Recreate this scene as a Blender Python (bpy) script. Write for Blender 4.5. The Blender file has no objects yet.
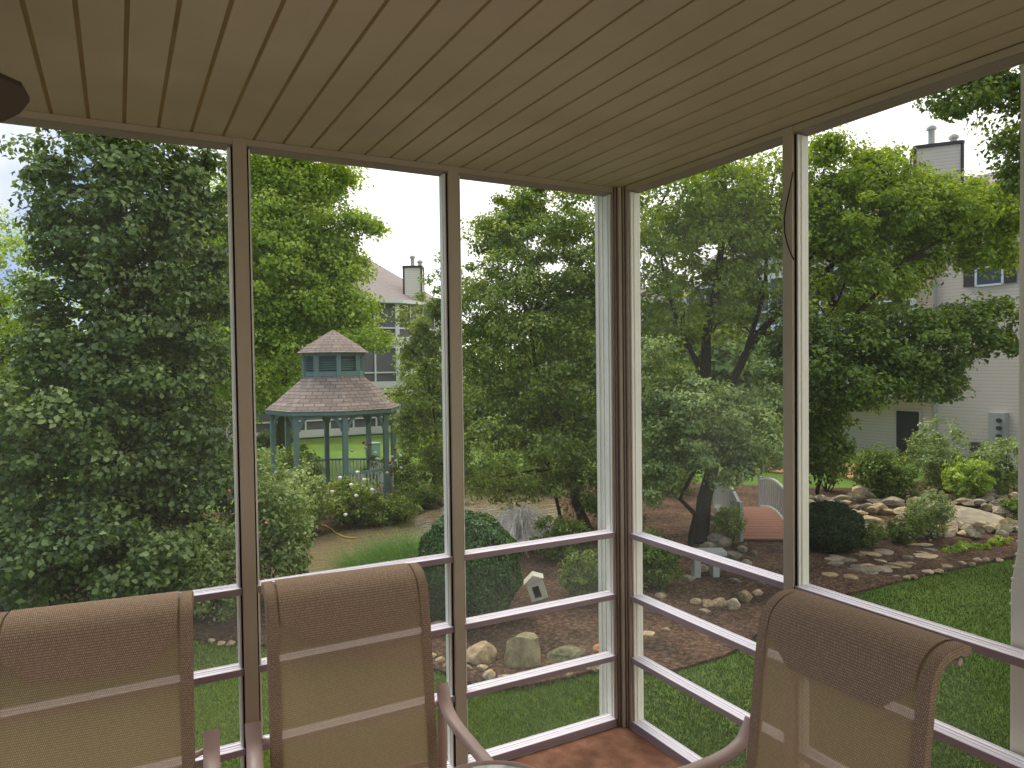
import bpy, math, random
import numpy as np
from mathutils import Vector, Matrix

random.seed(7)
RNG = np.random.default_rng(7)
COL = bpy.context.scene.collection

# ------------------------------------------------------------------ camera model (solved from the porch geometry)
F = 723.13
YAW, PIT, ROL = .4988, -.0269, -.0126
CAM = np.array([-2.0002, -2.636, 1.6537])
cy, sy, cp, sp = math.cos(YAW), math.sin(YAW), math.cos(PIT), math.sin(PIT)
FW = np.array([sy*cp, cy*cp, sp])
R0 = np.array([cy, -sy, 0.])
U0 = np.cross(R0, FW)
CR, SR = math.cos(ROL), math.sin(ROL)
RT = CR*R0 + SR*U0
UP = -SR*R0 + CR*U0
GZ = -2.75                                   # garden ground level, porch floor is z = 0
def ray(x, y): return FW*F + RT*(x-512) - UP*(y-384)
def hit(x, y, ax, v):
    d = ray(x, y); return CAM + d*((v-CAM[ax])/d[ax])
def gp(x, y, z=GZ): return hit(x, y, 2, z)
def at(x, y, depth): return CAM + ray(x, y)/F*depth
def depth_of(p): return float((np.array(p)-CAM) @ FW)

cam_d = bpy.data.cameras.new('camera'); cam = bpy.data.objects.new('camera', cam_d); COL.objects.link(cam)
cam_d.sensor_width = 36; cam_d.lens = F/1024*36; cam_d.clip_end = 500; cam_d.clip_start = .02
M = Matrix(((RT[0], UP[0], -FW[0], CAM[0]), (RT[1], UP[1], -FW[1], CAM[1]), (RT[2], UP[2], -FW[2], CAM[2]), (0, 0, 0, 1)))
cam.matrix_world = M
bpy.context.scene.camera = cam

# ------------------------------------------------------------------ materials
def lin(c):
    return tuple(((v/255)/12.92 if v/255 <= .04045 else ((v/255+.055)/1.055)**2.4) for v in c)
class NT:
    def __init__(s, name):
        s.m = bpy.data.materials.new(name); s.m.use_nodes = True; s.t = s.m.node_tree; s.t.nodes.clear()
        s.out = s.n('ShaderNodeOutputMaterial')
    def n(s, typ, **kw):
        nd = s.t.nodes.new(typ)
        for k, v in kw.items():
            if k.startswith('i_'):
                key = k[2:]; key = int(key) if key.isdigit() else key.replace('_', ' ')
                nd.inputs[key].default_value = v
            else: setattr(nd, k, v)
        return nd
    def l(s, a, b): s.t.links.new(a, b)
    def ramp(s, fac, stops):
        r = s.n('ShaderNodeValToRGB'); e = r.color_ramp.elements
        while len(e) < len(stops): e.new(.5)
        for el, (p, c) in zip(e, stops): el.position = p; el.color = (*c, 1)
        s.l(fac, r.inputs[0]); return r.outputs[0]
    def noise(s, scale, detail=4, vec=None, rough=.5):
        nz = s.n('ShaderNodeTexNoise'); nz.inputs['Scale'].default_value = scale; nz.inputs['Detail'].default_value = detail
        nz.inputs['Roughness'].default_value = rough
        if vec is not None: s.l(vec, nz.inputs['Vector'])
        return nz.outputs[0]
    def coord(s, which='Object', scale=None):
        c = s.n('ShaderNodeTexCoord').outputs[which]
        if scale:
            mp = s.n('ShaderNodeMapping'); mp.inputs['Scale'].default_value = scale; s.l(c, mp.inputs[0]); c = mp.outputs[0]
        return c
    def bump(s, h, strength=.3, dist=.01):
        b = s.n('ShaderNodeBump'); b.inputs['Strength'].default_value = strength; b.inputs['Distance'].default_value = dist
        s.l(h, b.inputs['Height']); return b.outputs[0]
    def principled(s, col=None, rough=.6, metal=0, spec=.3, normal=None, colsock=None):
        p = s.n('ShaderNodeBsdfPrincipled'); p.inputs['Roughness'].default_value = rough; p.inputs['Metallic'].default_value = metal
        p.inputs['Specular IOR Level'].default_value = spec
        if col is not None: p.inputs['Base Color'].default_value = (*col, 1)
        if colsock is not None: s.l(colsock, p.inputs['Base Color'])
        if normal is not None: s.l(normal, p.inputs['Normal'])
        s.l(p.outputs[0], s.out.inputs[0]); return p
def plain(name, rgb, rough=.6, spec=.3, var=.12, scale=8, metal=0, bump=0):
    t = NT(name); c = lin(rgb); nz = t.noise(scale, 4, t.coord())
    col = t.ramp(nz, [(.3, tuple(v*(1-var) for v in c)), (.7, tuple(min(1, v*(1+var)) for v in c))])
    t.principled(rough=rough, spec=spec, colsock=col, metal=metal, normal=t.bump(t.noise(scale*6, 4, t.coord()), bump, .01) if bump else None)
    return t.m
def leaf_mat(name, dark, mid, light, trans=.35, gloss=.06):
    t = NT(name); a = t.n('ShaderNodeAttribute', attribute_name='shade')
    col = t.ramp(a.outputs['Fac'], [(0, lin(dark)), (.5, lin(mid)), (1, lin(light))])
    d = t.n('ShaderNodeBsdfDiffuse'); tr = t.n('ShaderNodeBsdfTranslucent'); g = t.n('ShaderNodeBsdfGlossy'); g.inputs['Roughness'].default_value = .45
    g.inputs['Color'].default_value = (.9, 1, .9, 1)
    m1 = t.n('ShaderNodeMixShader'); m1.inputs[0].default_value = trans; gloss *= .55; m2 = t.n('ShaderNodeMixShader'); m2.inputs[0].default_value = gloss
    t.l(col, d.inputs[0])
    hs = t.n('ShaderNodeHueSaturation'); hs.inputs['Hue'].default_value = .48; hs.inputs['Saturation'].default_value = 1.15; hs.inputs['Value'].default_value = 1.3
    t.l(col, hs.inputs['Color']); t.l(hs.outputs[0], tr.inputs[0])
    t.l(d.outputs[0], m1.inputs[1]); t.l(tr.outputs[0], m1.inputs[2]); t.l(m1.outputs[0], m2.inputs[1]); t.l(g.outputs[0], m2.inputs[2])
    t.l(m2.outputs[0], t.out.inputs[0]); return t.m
MAT = {}
MAT['leaf_dark'] = leaf_mat('dark_leaf', (56, 76, 30), (96, 120, 50), (176, 190, 118), .32, .08)
MAT['leaf_bright'] = leaf_mat('bright_leaf', (104, 132, 44), (156, 182, 70), (212, 226, 116), .45, .04)
MAT['leaf_mid'] = leaf_mat('mid_leaf', (84, 106, 36), (130, 152, 58), (198, 210, 112), .4, .06)
MAT['leaf_light'] = leaf_mat('light_leaf', (94, 118, 32), (142, 166, 52), (192, 208, 92), .45, .04)
MAT['leaf_grey'] = leaf_mat('greyish_leaf', (88, 110, 48), (138, 158, 80), (196, 208, 136), .35, .08)
MAT['leaf_shade'] = leaf_mat('shaded_leaf', (66, 86, 28), (104, 128, 44), (158, 176, 78), .38, .05)
MAT['leaf_box'] = leaf_mat('boxwood_leaf', (42, 68, 32), (68, 98, 44), (112, 142, 70), .2, .06)
MAT['leaf_globe'] = leaf_mat('globe_leaf', (38, 50, 28), (54, 70, 38), (80, 98, 56), .15, .03)
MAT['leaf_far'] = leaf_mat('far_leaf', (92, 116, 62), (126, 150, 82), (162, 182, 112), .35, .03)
MAT['blade'] = leaf_mat('grass_blade', (70, 104, 48), (104, 142, 66), (156, 182, 108), .35, .03)
MAT['lawnblade'] = leaf_mat('lawn_blade', (62, 80, 30), (92, 114, 42), (142, 162, 66), .25, .02)
MAT['twig'] = leaf_mat('pale_twig', (196, 190, 174), (236, 232, 222), (252, 252, 248), .35, .15)
MAT['wood_bark'] = plain('bark', (74, 64, 54), .9, .1, .35, 14, bump=.5)
MAT['bark_dark'] = plain('dark_bark', (48, 40, 36), .9, .1, .35, 14, bump=.5)
MAT['petal_white'] = plain('white_petal', (238, 232, 222), .6, .2, .06)
MAT['petal_red'] = plain('red_petal', (196, 48, 52), .6, .2, .1)
MAT['petal_pink'] = plain('pink_petal', (226, 130, 122), .6, .2, .1)
MAT['white'] = plain('white_aluminium', (228, 222, 228), .38, .4, .04, 5)
MAT['jamb'] = plain('white_jamb', (228, 226, 214), .45, .35, .05, 4)
MAT['shade_taupe'] = plain('shade_toned_aluminium', (146, 128, 132), .5, .35, .06, 6)  # shade on the white rail fronts put into the colour
MAT['post'] = plain('beige_post', (172, 158, 136), .5, .3, .05, 3)
MAT['gasket'] = plain('dark_gasket', (34, 30, 26), .8, .1, .1)
MAT['cable'] = plain('black_cable', (22, 20, 20), .6, .3, .1)
MAT['corner'] = plain('brown_corner', (146, 126, 108), .5, .3, .12, 5)
MAT['dspout'] = plain('pale_downspout', (216, 214, 198), .5, .3, .05, 4)
MAT['fan'] = plain('fan_brown', (70, 54, 46), .45, .35, .15)
MAT['brass'] = plain('fan_bronze', (90, 72, 54), .35, .5, .1, metal=.6)
MAT['frame'] = plain('chair_frame', (182, 158, 148), .42, .4, .05)
MAT['sleeve'] = plain('sling_sleeve', (112, 88, 72), .85, .1, .12, 120)
MAT['teal'] = plain('teal_paint', (116, 142, 134), .6, .25, .1, 3)
MAT['paleteal'] = plain('pale_teal_paint', (128, 158, 156), .6, .25, .08, 3)
MAT['white_paint'] = plain('white_paint', (222, 222, 218), .6, .25, .04, 2)
MAT['grey_paint'] = plain('grey_paint', (168, 170, 164), .7, .2, .06, 2)
MAT['cream'] = plain('cream_wall', (206, 198, 178), .8, .15, .05, .6)
MAT['greyscreen'] = plain('dark_porch_screen', (104, 104, 108), .7, .2, .15, .4)
MAT['darkglass'] = plain('dark_window', (62, 68, 76), .2, .5, .2, .5)
MAT['door'] = plain('dark_door', (52, 50, 54), .5, .3, .1)
MAT['meter'] = plain('meter_grey', (168, 170, 158), .5, .3, .06)
MAT['meterdark'] = plain('meter_dark', (70, 62, 62), .5, .3, .06)
MAT['redwood'] = None
MAT['utility'] = plain('utility_green', (132, 168, 146), .6, .2, .06)
MAT['hose'] = plain('yellow_hose', (190, 164, 70), .5, .3, .05)
MAT['pathm'] = plain('orange_path', (178, 130, 92), .9, .1, .12, 3, bump=.3)
MAT['ornament'] = plain('pale_ornament', (186, 184, 162), .8, .15, .12, 9)
MAT['void'] = plain('dark_opening', (18, 18, 18), .9, .05, .1)

def mk_ceiling():
    t = NT('soffit'); c = t.coord('Object'); nz = t.noise(2.2, 3, c)
    col = t.ramp(nz, [(.3, lin((170, 150, 136))), (.7, lin((186, 166, 150)))])
    t.principled(rough=.6, spec=.2, colsock=col, normal=t.bump(t.noise(260, 2, t.coord('Object', (1, .15, 1))), .12, .002)); return t.m
MAT['soffit'] = mk_ceiling()
MAT['groove'] = plain('soffit_groove', (138, 114, 82), .9, .1, .15, 3)
def mk_floor():
    t = NT('porch_carpet'); c = t.coord('Object')
    a = t.noise(9, 3, c); b = t.noise(260, 3, c)
    mx = t.n('ShaderNodeMath', operation='ADD'); m2 = t.n('ShaderNodeMath', operation='MULTIPLY'); m2.inputs[1].default_value = .5
    t.l(a, mx.inputs[0]); t.l(b, mx.inputs[1]); t.l(mx.outputs[0], m2.inputs[0])
    col = t.ramp(m2.outputs[0], [(.36, lin((92, 64, 50))), (.52, lin((136, 98, 78))), (.66, lin((172, 132, 108)))])
    t.principled(rough=1, spec=.05, colsock=col, normal=t.bump(b, .5, .004)); return t.m
MAT['floor'] = mk_floor()
def mk_sling(name, clear, trl, k=1.0):
    # woven vinyl mesh: a real, partly open weave
    t = NT(name); uv = t.coord('UV')
    w = t.n('ShaderNodeTexBrick'); w.inputs['Scale'].default_value = 1; w.inputs['Brick Width'].default_value = .0042; w.inputs['Row Height'].default_value = .0062
    w.inputs['Mortar Size'].default_value = .0008; w.inputs['Mortar Smooth'].default_value = .3
    w.inputs['Color1'].default_value = (*[v*k for v in lin((192, 168, 144))], 1); w.inputs['Color2'].default_value = (*[v*k for v in lin((168, 146, 122))], 1); w.inputs['Mortar'].default_value = (*lin((122, 102, 84)), 1)
    t.l(uv, w.inputs['Vector'])
    d = t.n('ShaderNodeBsdfDiffuse'); t.l(w.outputs['Color'], d.inputs[0])
    tl = t.n('ShaderNodeBsdfTranslucent'); tl.inputs[0].default_value = (*lin((172, 146, 114)), 1)
    m0 = t.n('ShaderNodeMixShader'); m0.inputs[0].default_value = trl; t.l(d.outputs[0], m0.inputs[1]); t.l(tl.outputs[0], m0.inputs[2])
    tr = t.n('ShaderNodeBsdfTransparent'); tr.inputs[0].default_value = (.98, .93, .84, 1)
    m1 = t.n('ShaderNodeMixShader'); m1.inputs[0].default_value = clear
    t.l(m0.outputs[0], m1.inputs[1]); t.l(tr.outputs[0], m1.inputs[2]); t.l(m1.outputs[0], t.out.inputs[0]); return t.m
MAT['sling'] = mk_sling('sling_mesh', .14, .42)
MAT['sling2'] = mk_sling('doubled_sling_mesh', .0, .0, .9)
MAT['sleeve'] = mk_sling('sling_hem', .0, .02, .86)
def mk_screen(name, base, patch, tint=(.5, .5, .43)):
    t = NT(name); c = t.coord('Object'); nz = t.noise(1.6, 3, c)
    mr = t.n('ShaderNodeMapRange'); mr.inputs[1].default_value = .35; mr.inputs[2].default_value = .7; mr.inputs[3].default_value = base; mr.inputs[4].default_value = base+patch
    t.l(nz, mr.inputs[0])
    d = t.n('ShaderNodeBsdfDiffuse'); d.inputs[0].default_value = (*tint, 1); tl = t.n('ShaderNodeBsdfTranslucent'); tl.inputs[0].default_value = (*tint, 1)
    m0 = t.n('ShaderNodeMixShader'); m0.inputs[0].default_value = .5; t.l(d.outputs[0], m0.inputs[1]); t.l(tl.outputs[0], m0.inputs[2])
    tr = t.n('ShaderNodeBsdfTransparent'); m = t.n('ShaderNodeMixShader'); t.l(mr.outputs[0], m.inputs[0]); t.l(tr.outputs[0], m.inputs[1]); t.l(m0.outputs[0], m.inputs[2])
    t.l(m.outputs[0], t.out.inputs[0]); return t.m
MAT['screen'] = mk_screen('insect_screen', .035, .03)
MAT['screen_hazy'] = mk_screen('dusty_screen', .06, .10)
def mk_lawn():
    t = NT('lawn_grass'); c = t.coord('Object'); a = t.noise(.5, 5, c); b = t.noise(14, 5, c, .7)
    mx = t.n('ShaderNodeMix', data_type='RGBA'); mx.inputs[0].default_value = .5
    c1 = t.ramp(a, [(.3, lin((72, 98, 44))), (.5, lin((96, 124, 54))), (.72, lin((126, 152, 66)))])
    c2 = t.ramp(b, [(.3, lin((58, 82, 34))), (.5, lin((98, 122, 58))), (.62, lin((116, 138, 66))), (.74, lin((150, 128, 92)))])
    t.l(c1, mx.inputs[6]); t.l(c2, mx.inputs[7])
    sp_ = t.n('ShaderNodeSeparateXYZ'); t.l(c, sp_.inputs[0]); mr = t.n('ShaderNodeMapRange'); mr.inputs[1].default_value = 9; mr.inputs[2].default_value = 22; mr.inputs[3].default_value = .7; mr.inputs[4].default_value = 1.25  # sunlight put into the colour: lawn brightens farther from the porch
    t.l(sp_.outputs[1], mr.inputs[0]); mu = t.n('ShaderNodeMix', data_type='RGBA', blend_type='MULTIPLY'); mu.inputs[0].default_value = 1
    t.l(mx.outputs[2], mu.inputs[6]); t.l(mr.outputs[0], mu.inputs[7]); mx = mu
    t.principled(rough=1, spec=.05, colsock=mx.outputs[2], normal=t.bump(b, 1, .05)); return t.m
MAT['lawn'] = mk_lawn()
def mk_mulch():
    t = NT('bark_mulch'); c = t.coord('Object'); b = t.noise(16, 6, c, .75); a = t.noise(1.1, 3, c)
    c1 = t.ramp(b, [(.32, lin((50, 42, 36))), (.48, lin((92, 76, 62))), (.6, lin((128, 108, 90))), (.72, lin((172, 154, 130)))])
    mx = t.n('ShaderNodeMix', data_type='RGBA', blend_type='MULTIPLY'); mx.inputs[0].default_value = 1
    c2 = t.ramp(a, [(.35, (.62, .58, .6)), (.65, (1.15, 1, .92))])
    t.l(c1, mx.inputs[6]); t.l(c2, mx.inputs[7])
    t.principled(rough=1, spec=.05, colsock=mx.outputs[2], normal=t.bump(b, 1, .06)); return t.m
MAT['mulch'] = mk_mulch()
def mk_rock(name, a, b, c):
    t = NT(name); co = t.coord('Object'); nz = t.noise(2.4, 6, co, .65); oi = t.n('ShaderNodeObjectInfo')
    ad = t.n('ShaderNodeMath', operation='MULTIPLY_ADD'); ad.inputs[1].default_value = .3; t.l(oi.outputs['Random'], ad.inputs[0]); t.l(nz, ad.inputs[2])
    col = t.ramp(ad.outputs[0], [(.4, lin(a)), (.62, lin(b)), (.85, lin(c))])
    t.principled(rough=.9, spec=.15, colsock=col, normal=t.bump(nz, .6, .05)); return t.m
MAT['rock_tan'] = mk_rock('tan_rock', (112, 96, 70), (164, 142, 106), (204, 184, 146))
MAT['rock_grey'] = mk_rock('grey_rock', (92, 84, 70), (132, 122, 102), (166, 154, 130))
MAT['rock_moss'] = mk_rock('mossy_rock', (78, 82, 54), (122, 116, 84), (160, 148, 114))
MAT['rock_orange'] = mk_rock('orange_rock', (160, 104, 62), (196, 136, 84), (218, 170, 120))
def mk_water():
    t = NT('pond_water'); c = t.coord('Object', (.9, 2.6, 1)); n1 = t.noise(3.2, 3, c)
    w = t.n('ShaderNodeTexWave'); w.inputs['Scale'].default_value = 1.5; w.inputs['Distortion'].default_value = 5; t.l(c, w.inputs[0])
    ad = t.n('ShaderNodeMath', operation='ADD'); ad.inputs[1].default_value = 0; t.l(n1, ad.inputs[0])
    p = t.principled(col=lin((128, 112, 84)), rough=.07, spec=.8, normal=t.bump(ad.outputs[0], .5, .06)); return t.m
MAT['water'] = mk_water()
def mk_shingle(name, a, b, mort):
    t = NT(name); uv = t.coord('UV'); w = t.n('ShaderNodeTexBrick'); w.inputs['Scale'].default_value = 1
    w.inputs['Brick Width'].default_value = .34; w.inputs['Row Height'].default_value = .15; w.inputs['Mortar Size'].default_value = .012
    w.inputs['Color1'].default_value = (*lin(a), 1); w.inputs['Color2'].default_value = (*lin(b), 1); w.inputs['Mortar'].default_value = (*lin(mort), 1)
    w.inputs['Bias'].default_value = -.1
    t.l(uv, w.inputs['Vector']); t.principled(rough=.95, spec=.05, colsock=w.outputs['Color'], normal=t.bump(w.outputs['Fac'], -.5, .02)); return t.m
MAT['shingle'] = mk_shingle('gazebo_shingle', (140, 126, 116), (168, 152, 138), (100, 88, 80))
MAT['roof_far'] = mk_shingle('house_shingle', (150, 140, 134), (162, 150, 142), (132, 122, 116))
def mk_siding(name, rgb):
    t = NT(name); uv = t.coord('UV'); s = t.n('ShaderNodeSeparateXYZ'); t.l(uv, s.inputs[0])
    dv = t.n('ShaderNodeMath', operation='DIVIDE'); dv.inputs[1].default_value = .14; t.l(s.outputs[1], dv.inputs[0])
    fr = t.n('ShaderNodeMath', operation='FRACT'); t.l(dv.outputs[0], fr.inputs[0])
    c = lin(rgb); col = t.ramp(fr.outputs[0], [(0, tuple(v*.55 for v in c)), (.16, tuple(v*.92 for v in c)), (1, c)])
    t.principled(rough=.7, spec=.2, colsock=col, normal=t.bump(fr.outputs[0], .4, .02)); return t.m
MAT['siding'] = mk_siding('beige_siding', (232, 214, 190))
MAT['siding_pale'] = mk_siding('pale_siding', (236, 228, 208))
def mk_deck():
    t = NT('redwood_plank'); uv = t.coord('UV'); s = t.n('ShaderNodeSeparateXYZ'); t.l(uv, s.inputs[0])
    dv = t.n('ShaderNodeMath', operation='DIVIDE'); dv.inputs[1].default_value = .15; t.l(s.outputs[1], dv.inputs[0])
    fr = t.n('ShaderNodeMath', operation='FRACT'); t.l(dv.outputs[0], fr.inputs[0])
    col = t.ramp(fr.outputs[0], [(0, lin((70, 46, 38))), (.1, lin((126, 84, 68))), (1, lin((142, 98, 80)))])
    t.principled(rough=.8, spec=.15, colsock=col); return t.m
MAT['deck'] = mk_deck()
def mk_tabletop():
    t = NT('patterned_glass'); c = t.coord('Object'); nz = t.noise(38, 4, c)
    col = t.ramp(nz, [(.35, lin((150, 166, 148))), (.5, lin((196, 204, 186))), (.66, lin((222, 224, 214)))])
    t.principled(rough=.18, spec=.5, colsock=col, normal=t.bump(nz, .15, .003)); return t.m
MAT['tabletop'] = mk_tabletop()

# ------------------------------------------------------------------ mesh builder
class MB:
    def __init__(s): s.v = []; s.f = []
    def quad(s, *pts):
        n = len(s.v); s.v += [tuple(map(float, p)) for p in pts]; s.f.append(tuple(range(n, n+len(pts)))); return s
    def box(s, x0, x1, y0, y1, z0, z1):
        n = len(s.v)
        s.v += [(x, y, z) for z in (z0, z1) for x, y in ((x0, y0), (x1, y0), (x1, y1), (x0, y1))]
        s.f += [tuple(n+i for i in q) for q in ((0, 3, 2, 1), (4, 5, 6, 7), (0, 1, 5, 4), (1, 2, 6, 5), (2, 3, 7, 6), (3, 0, 4, 7))]
        return s
    def prism(s, poly, fn0, fn1):       # poly list of 2d, fn maps 2d->3d at each end
        n = len(s.v); k = len(poly)
        s.v += [tuple(map(float, fn0(p))) for p in poly] + [tuple(map(float, fn1(p))) for p in poly]
        s.f += [tuple(n+i for i in range(k-1, -1, -1)), tuple(n+k+i for i in range(k))]
        s.f += [(n+i, n+(i+1) % k, n+k+(i+1) % k, n+k+i) for i in range(k)]
        return s
    def bar(s, a, b, w, h):             # rectangular bar from a to b
        a = Vector(a); b = Vector(b); d = (b-a).normalized()
        u = Vector((0, 0, 1)) if abs(d.z) < .95 else Vector((0, 1, 0))
        r = d.cross(u).normalized(); q = r.cross(d).normalized(); n = len(s.v)
        for p in (a, b):
            for i, j in ((-1, -1), (1, -1), (1, 1), (-1, 1)): s.v.append(tuple(p + r*(i*w/2) + q*(j*h/2)))
        s.f += [tuple(n+i for i in q_) for q_ in ((3, 2, 1, 0), (4, 5, 6, 7), (0, 1, 5, 4), (1, 2, 6, 5), (2, 3, 7, 6), (3, 0, 4, 7))]
        return s
    def tube(s, pts, rad, k=8, flat=1.0, side=None):  # rad scalar or list; flat scales along 'side' normal
        P = [Vector(map(float, p)) for p in pts]; m = len(P)
        if not hasattr(rad, '__len__'): rad = [rad]*m
        n0 = len(s.v); prev = None
        for i in range(m):
            d = (P[min(i+1, m-1)] - P[max(i-1, 0)]).normalized()
            if side is not None: r = Vector(side) - d*d.dot(Vector(side)); r.normalize()
            else:
                ref = prev if prev is not None else (Vector((1, 0, 0)) if abs(d.x) < .9 else Vector((0, 1, 0)))
                r = (ref - d*d.dot(ref)).normalized(); prev = r
            q = d.cross(r)
            for j in range(k):
                a = 2*math.pi*j/k; s.v.append(tuple(P[i] + r*(math.cos(a)*rad[i]) + q*(math.sin(a)*rad[i]*flat)))
        for i in range(m-1):
            for j in range(k):
                a = n0+i*k+j; b = n0+i*k+(j+1) % k; s.f.append((a, b, b+k, a+k))
        s.f.append(tuple(n0+j for j in range(k-1, -1, -1))); s.f.append(tuple(n0+(m-1)*k+j for j in range(k)))
        return s
    def lathe(s, prof, cx=0, cy_=0, k=20):
        n0 = len(s.v)
        for r, z in prof:
            for j in range(k): a = 2*math.pi*j/k; s.v.append((cx+r*math.cos(a), cy_+r*math.sin(a), z))
        for i in range(len(prof)-1):
            for j in range(k):
                a = n0+i*k+j; b = n0+i*k+(j+1) % k; s.f.append((a, b, b+k, a+k))
        s.f.append(tuple(n0+j for j in range(k-1, -1, -1))); s.f.append(tuple(n0+(len(prof)-1)*k+j for j in range(k)))
        return s
    def build(s, name, mat, parent=None, smooth=False, bevel=0, uvmap=None):
        o = Vector((0, 0, 0))
        if parent is not None and parent.get('_w') is not None: o = Vector(parent['_w'])
        me = bpy.data.meshes.new(name); me.from_pydata([tuple(Vector(p)-o) for p in s.v], [], s.f); me.update()
        auto_uv(me)
        if smooth:
            me.polygons.foreach_set('use_smooth', [True]*len(me.polygons))
            me.set_sharp_from_angle(angle=.9)
        me.materials.append(mat)
        ob = bpy.data.objects.new(name, me); COL.objects.link(ob)
        if parent is not None:
            ob.parent = parent
            if parent.get('_w') is not None and parent.type != 'EMPTY': ob['_w'] = parent['_w']
            elif parent.get('_w') is not None: ob['_w'] = parent['_w']
        if bevel:
            b = ob.modifiers.new('bevel', 'BEVEL'); b.width = bevel; b.segments = 2; b.limit_method = 'ANGLE'; b.angle_limit = .7
        return ob
def auto_uv(me):
    uv = me.uv_layers.new(name='uv'); V = me.vertices
    for p in me.polygons:
        n = p.normal; u = Vector((-n.y, n.x, 0))
        if u.length < .05: u = Vector((1, 0, 0))
        u.normalize(); w = n.cross(u)
        for li in p.loop_indices:
            c = V[me.loops[li].vertex_index].co; uv.data[li].uv = (c.dot(u), c.dot(w))
def tag(o, label=None, cat=None, group=None, kind=None):
    if label: o['label'] = label
    if cat: o['category'] = cat
    if group: o['group'] = group
    if kind: o['kind'] = kind
    return o
def thing(name, loc, label, cat, group=None, kind=None, rz=0):
    o = bpy.data.objects.new(name, None); COL.objects.link(o); o.location = tuple(map(float, loc)); o.rotation_euler = (0, 0, rz); o.empty_display_size = .1
    if rz == 0: o['_w'] = tuple(map(float, loc))
    return tag(o, label, cat, group, kind)
def struct(o): o['kind'] = 'structure'; return o
def copy_tree(o, parent=None):
    c = o.copy(); COL.objects.link(c); c.parent = parent
    for ch in list(o.children): copy_tree(ch, c)
    return c

# ------------------------------------------------------------------ leaves
def leaves_mesh(name, P, N, size, shade, mat, parent, aspect=.62, smooth=False):
    """P (n,3) positions, N (n,3) normals; each leaf a folded kite of four vertices"""
    n = len(P); o = np.array(parent['_w']) if parent is not None else np.zeros(3)
    P = P - o
    N = N/np.linalg.norm(N, axis=1, keepdims=True)
    T = RNG.normal(size=(n, 3)); T[:, 2] -= .35; T -= (T*N).sum(1, keepdims=True)*N; T /= np.linalg.norm(T, axis=1, keepdims=True)
    B = np.cross(N, T); L = size*(0.65+.7*RNG.random(n))[:, None]; W = L*aspect*.5
    v = np.empty((n, 4, 3))
    v[:, 0] = P - T*L*.5; v[:, 1] = P + B*W - T*L*.05 + N*W*.3; v[:, 2] = P + T*L*.5 - N*L*.12; v[:, 3] = P - B*W - T*L*.05 + N*W*.3
    f = np.empty((n, 2, 3), dtype=np.int32); b = (np.arange(n)*4)[:, None]
    f[:, 0] = b + np.array([0, 1, 2]); f[:, 1] = b + np.array([0, 2, 3])
    me = bpy.data.meshes.new(name); me.vertices.add(n*4); me.vertices.foreach_set('co', v.reshape(-1).astype(np.float32))
    me.loops.add(n*6); me.loops.foreach_set('vertex_index', f.reshape(-1)); me.polygons.add(n*2)
    me.polygons.foreach_set('loop_start', np.arange(n*2, dtype=np.int32)*3); me.update(calc_edges=True)
    at_ = me.attributes.new('shade', 'FLOAT', 'POINT'); at_.data.foreach_set('value', np.repeat(np.clip(shade, 0, 1), 4).astype(np.float32))
    me.materials.append(mat)
    ob = bpy.data.objects.new(name, me); COL.objects.link(ob); ob.parent = parent
    return ob
def blob_leaves(ells, n, cl_r, flat=.6, per=90, fill=.25):
    """ells: (centre, radii, weight). clusters on the shell and inside; returns P, N, shade"""
    w = np.array([e[2] for e in ells], float); w /= w.sum(); K = max(4, n//per); Ps = []; Ns = []; S = []; cents = []
    for (c, r, _), wi in zip(ells, w):
        k = max(3, int(K*wi)); d = RNG.normal(size=(k, 3)); d /= np.linalg.norm(d, axis=1, keepdims=True)
        rad = np.where(RNG.random(k) < fill, RNG.random(k)**.5*.7, .78+.27*RNG.random(k))[:, None]
        cen = np.array(c) + d*rad*np.array(r); m = per
        tone = RNG.normal(size=k)*.13
        lp = RNG.normal(size=(k, m, 3)); lp /= np.linalg.norm(lp, axis=2, keepdims=True); lr = RNG.random((k, m, 1))**.5
        cr = cl_r*(.55+.9*RNG.random((k, 1, 1)))
        off = lp*lr*cr*np.array([1, 1, flat])
        P = cen[:, None, :] + off
        N = lp*.7 + np.array([0, 0, .7]) + RNG.normal(size=(k, m, 3))*.55 + d[:, None, :]*.35
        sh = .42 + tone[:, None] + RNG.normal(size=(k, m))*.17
        Ps.append(P.reshape(-1, 3)); Ns.append(N.reshape(-1, 3)); S.append(sh.reshape(-1)); cents.append(cen)
    return np.vstack(Ps), np.vstack(Ns), np.concatenate(S), np.vstack(cents)
def px_ell(px, py, rx, ry, depth, w=1, dr=None):
    c = at(px, py, depth); k = depth/F; return (c, (rx*k, (dr or rx*k), ry*k), w)
def wobble(a, b, n=6, amp=.05):
    a = np.array(a); b = np.array(b); L = np.linalg.norm(b-a); pts = []
    for i in range(n+1):
        t = i/n; p = a*(1-t)+b*t
        if 0 < i < n: p = p + RNG.normal(size=3)*L*amp
        pts.append(p)
    return pts
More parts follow.
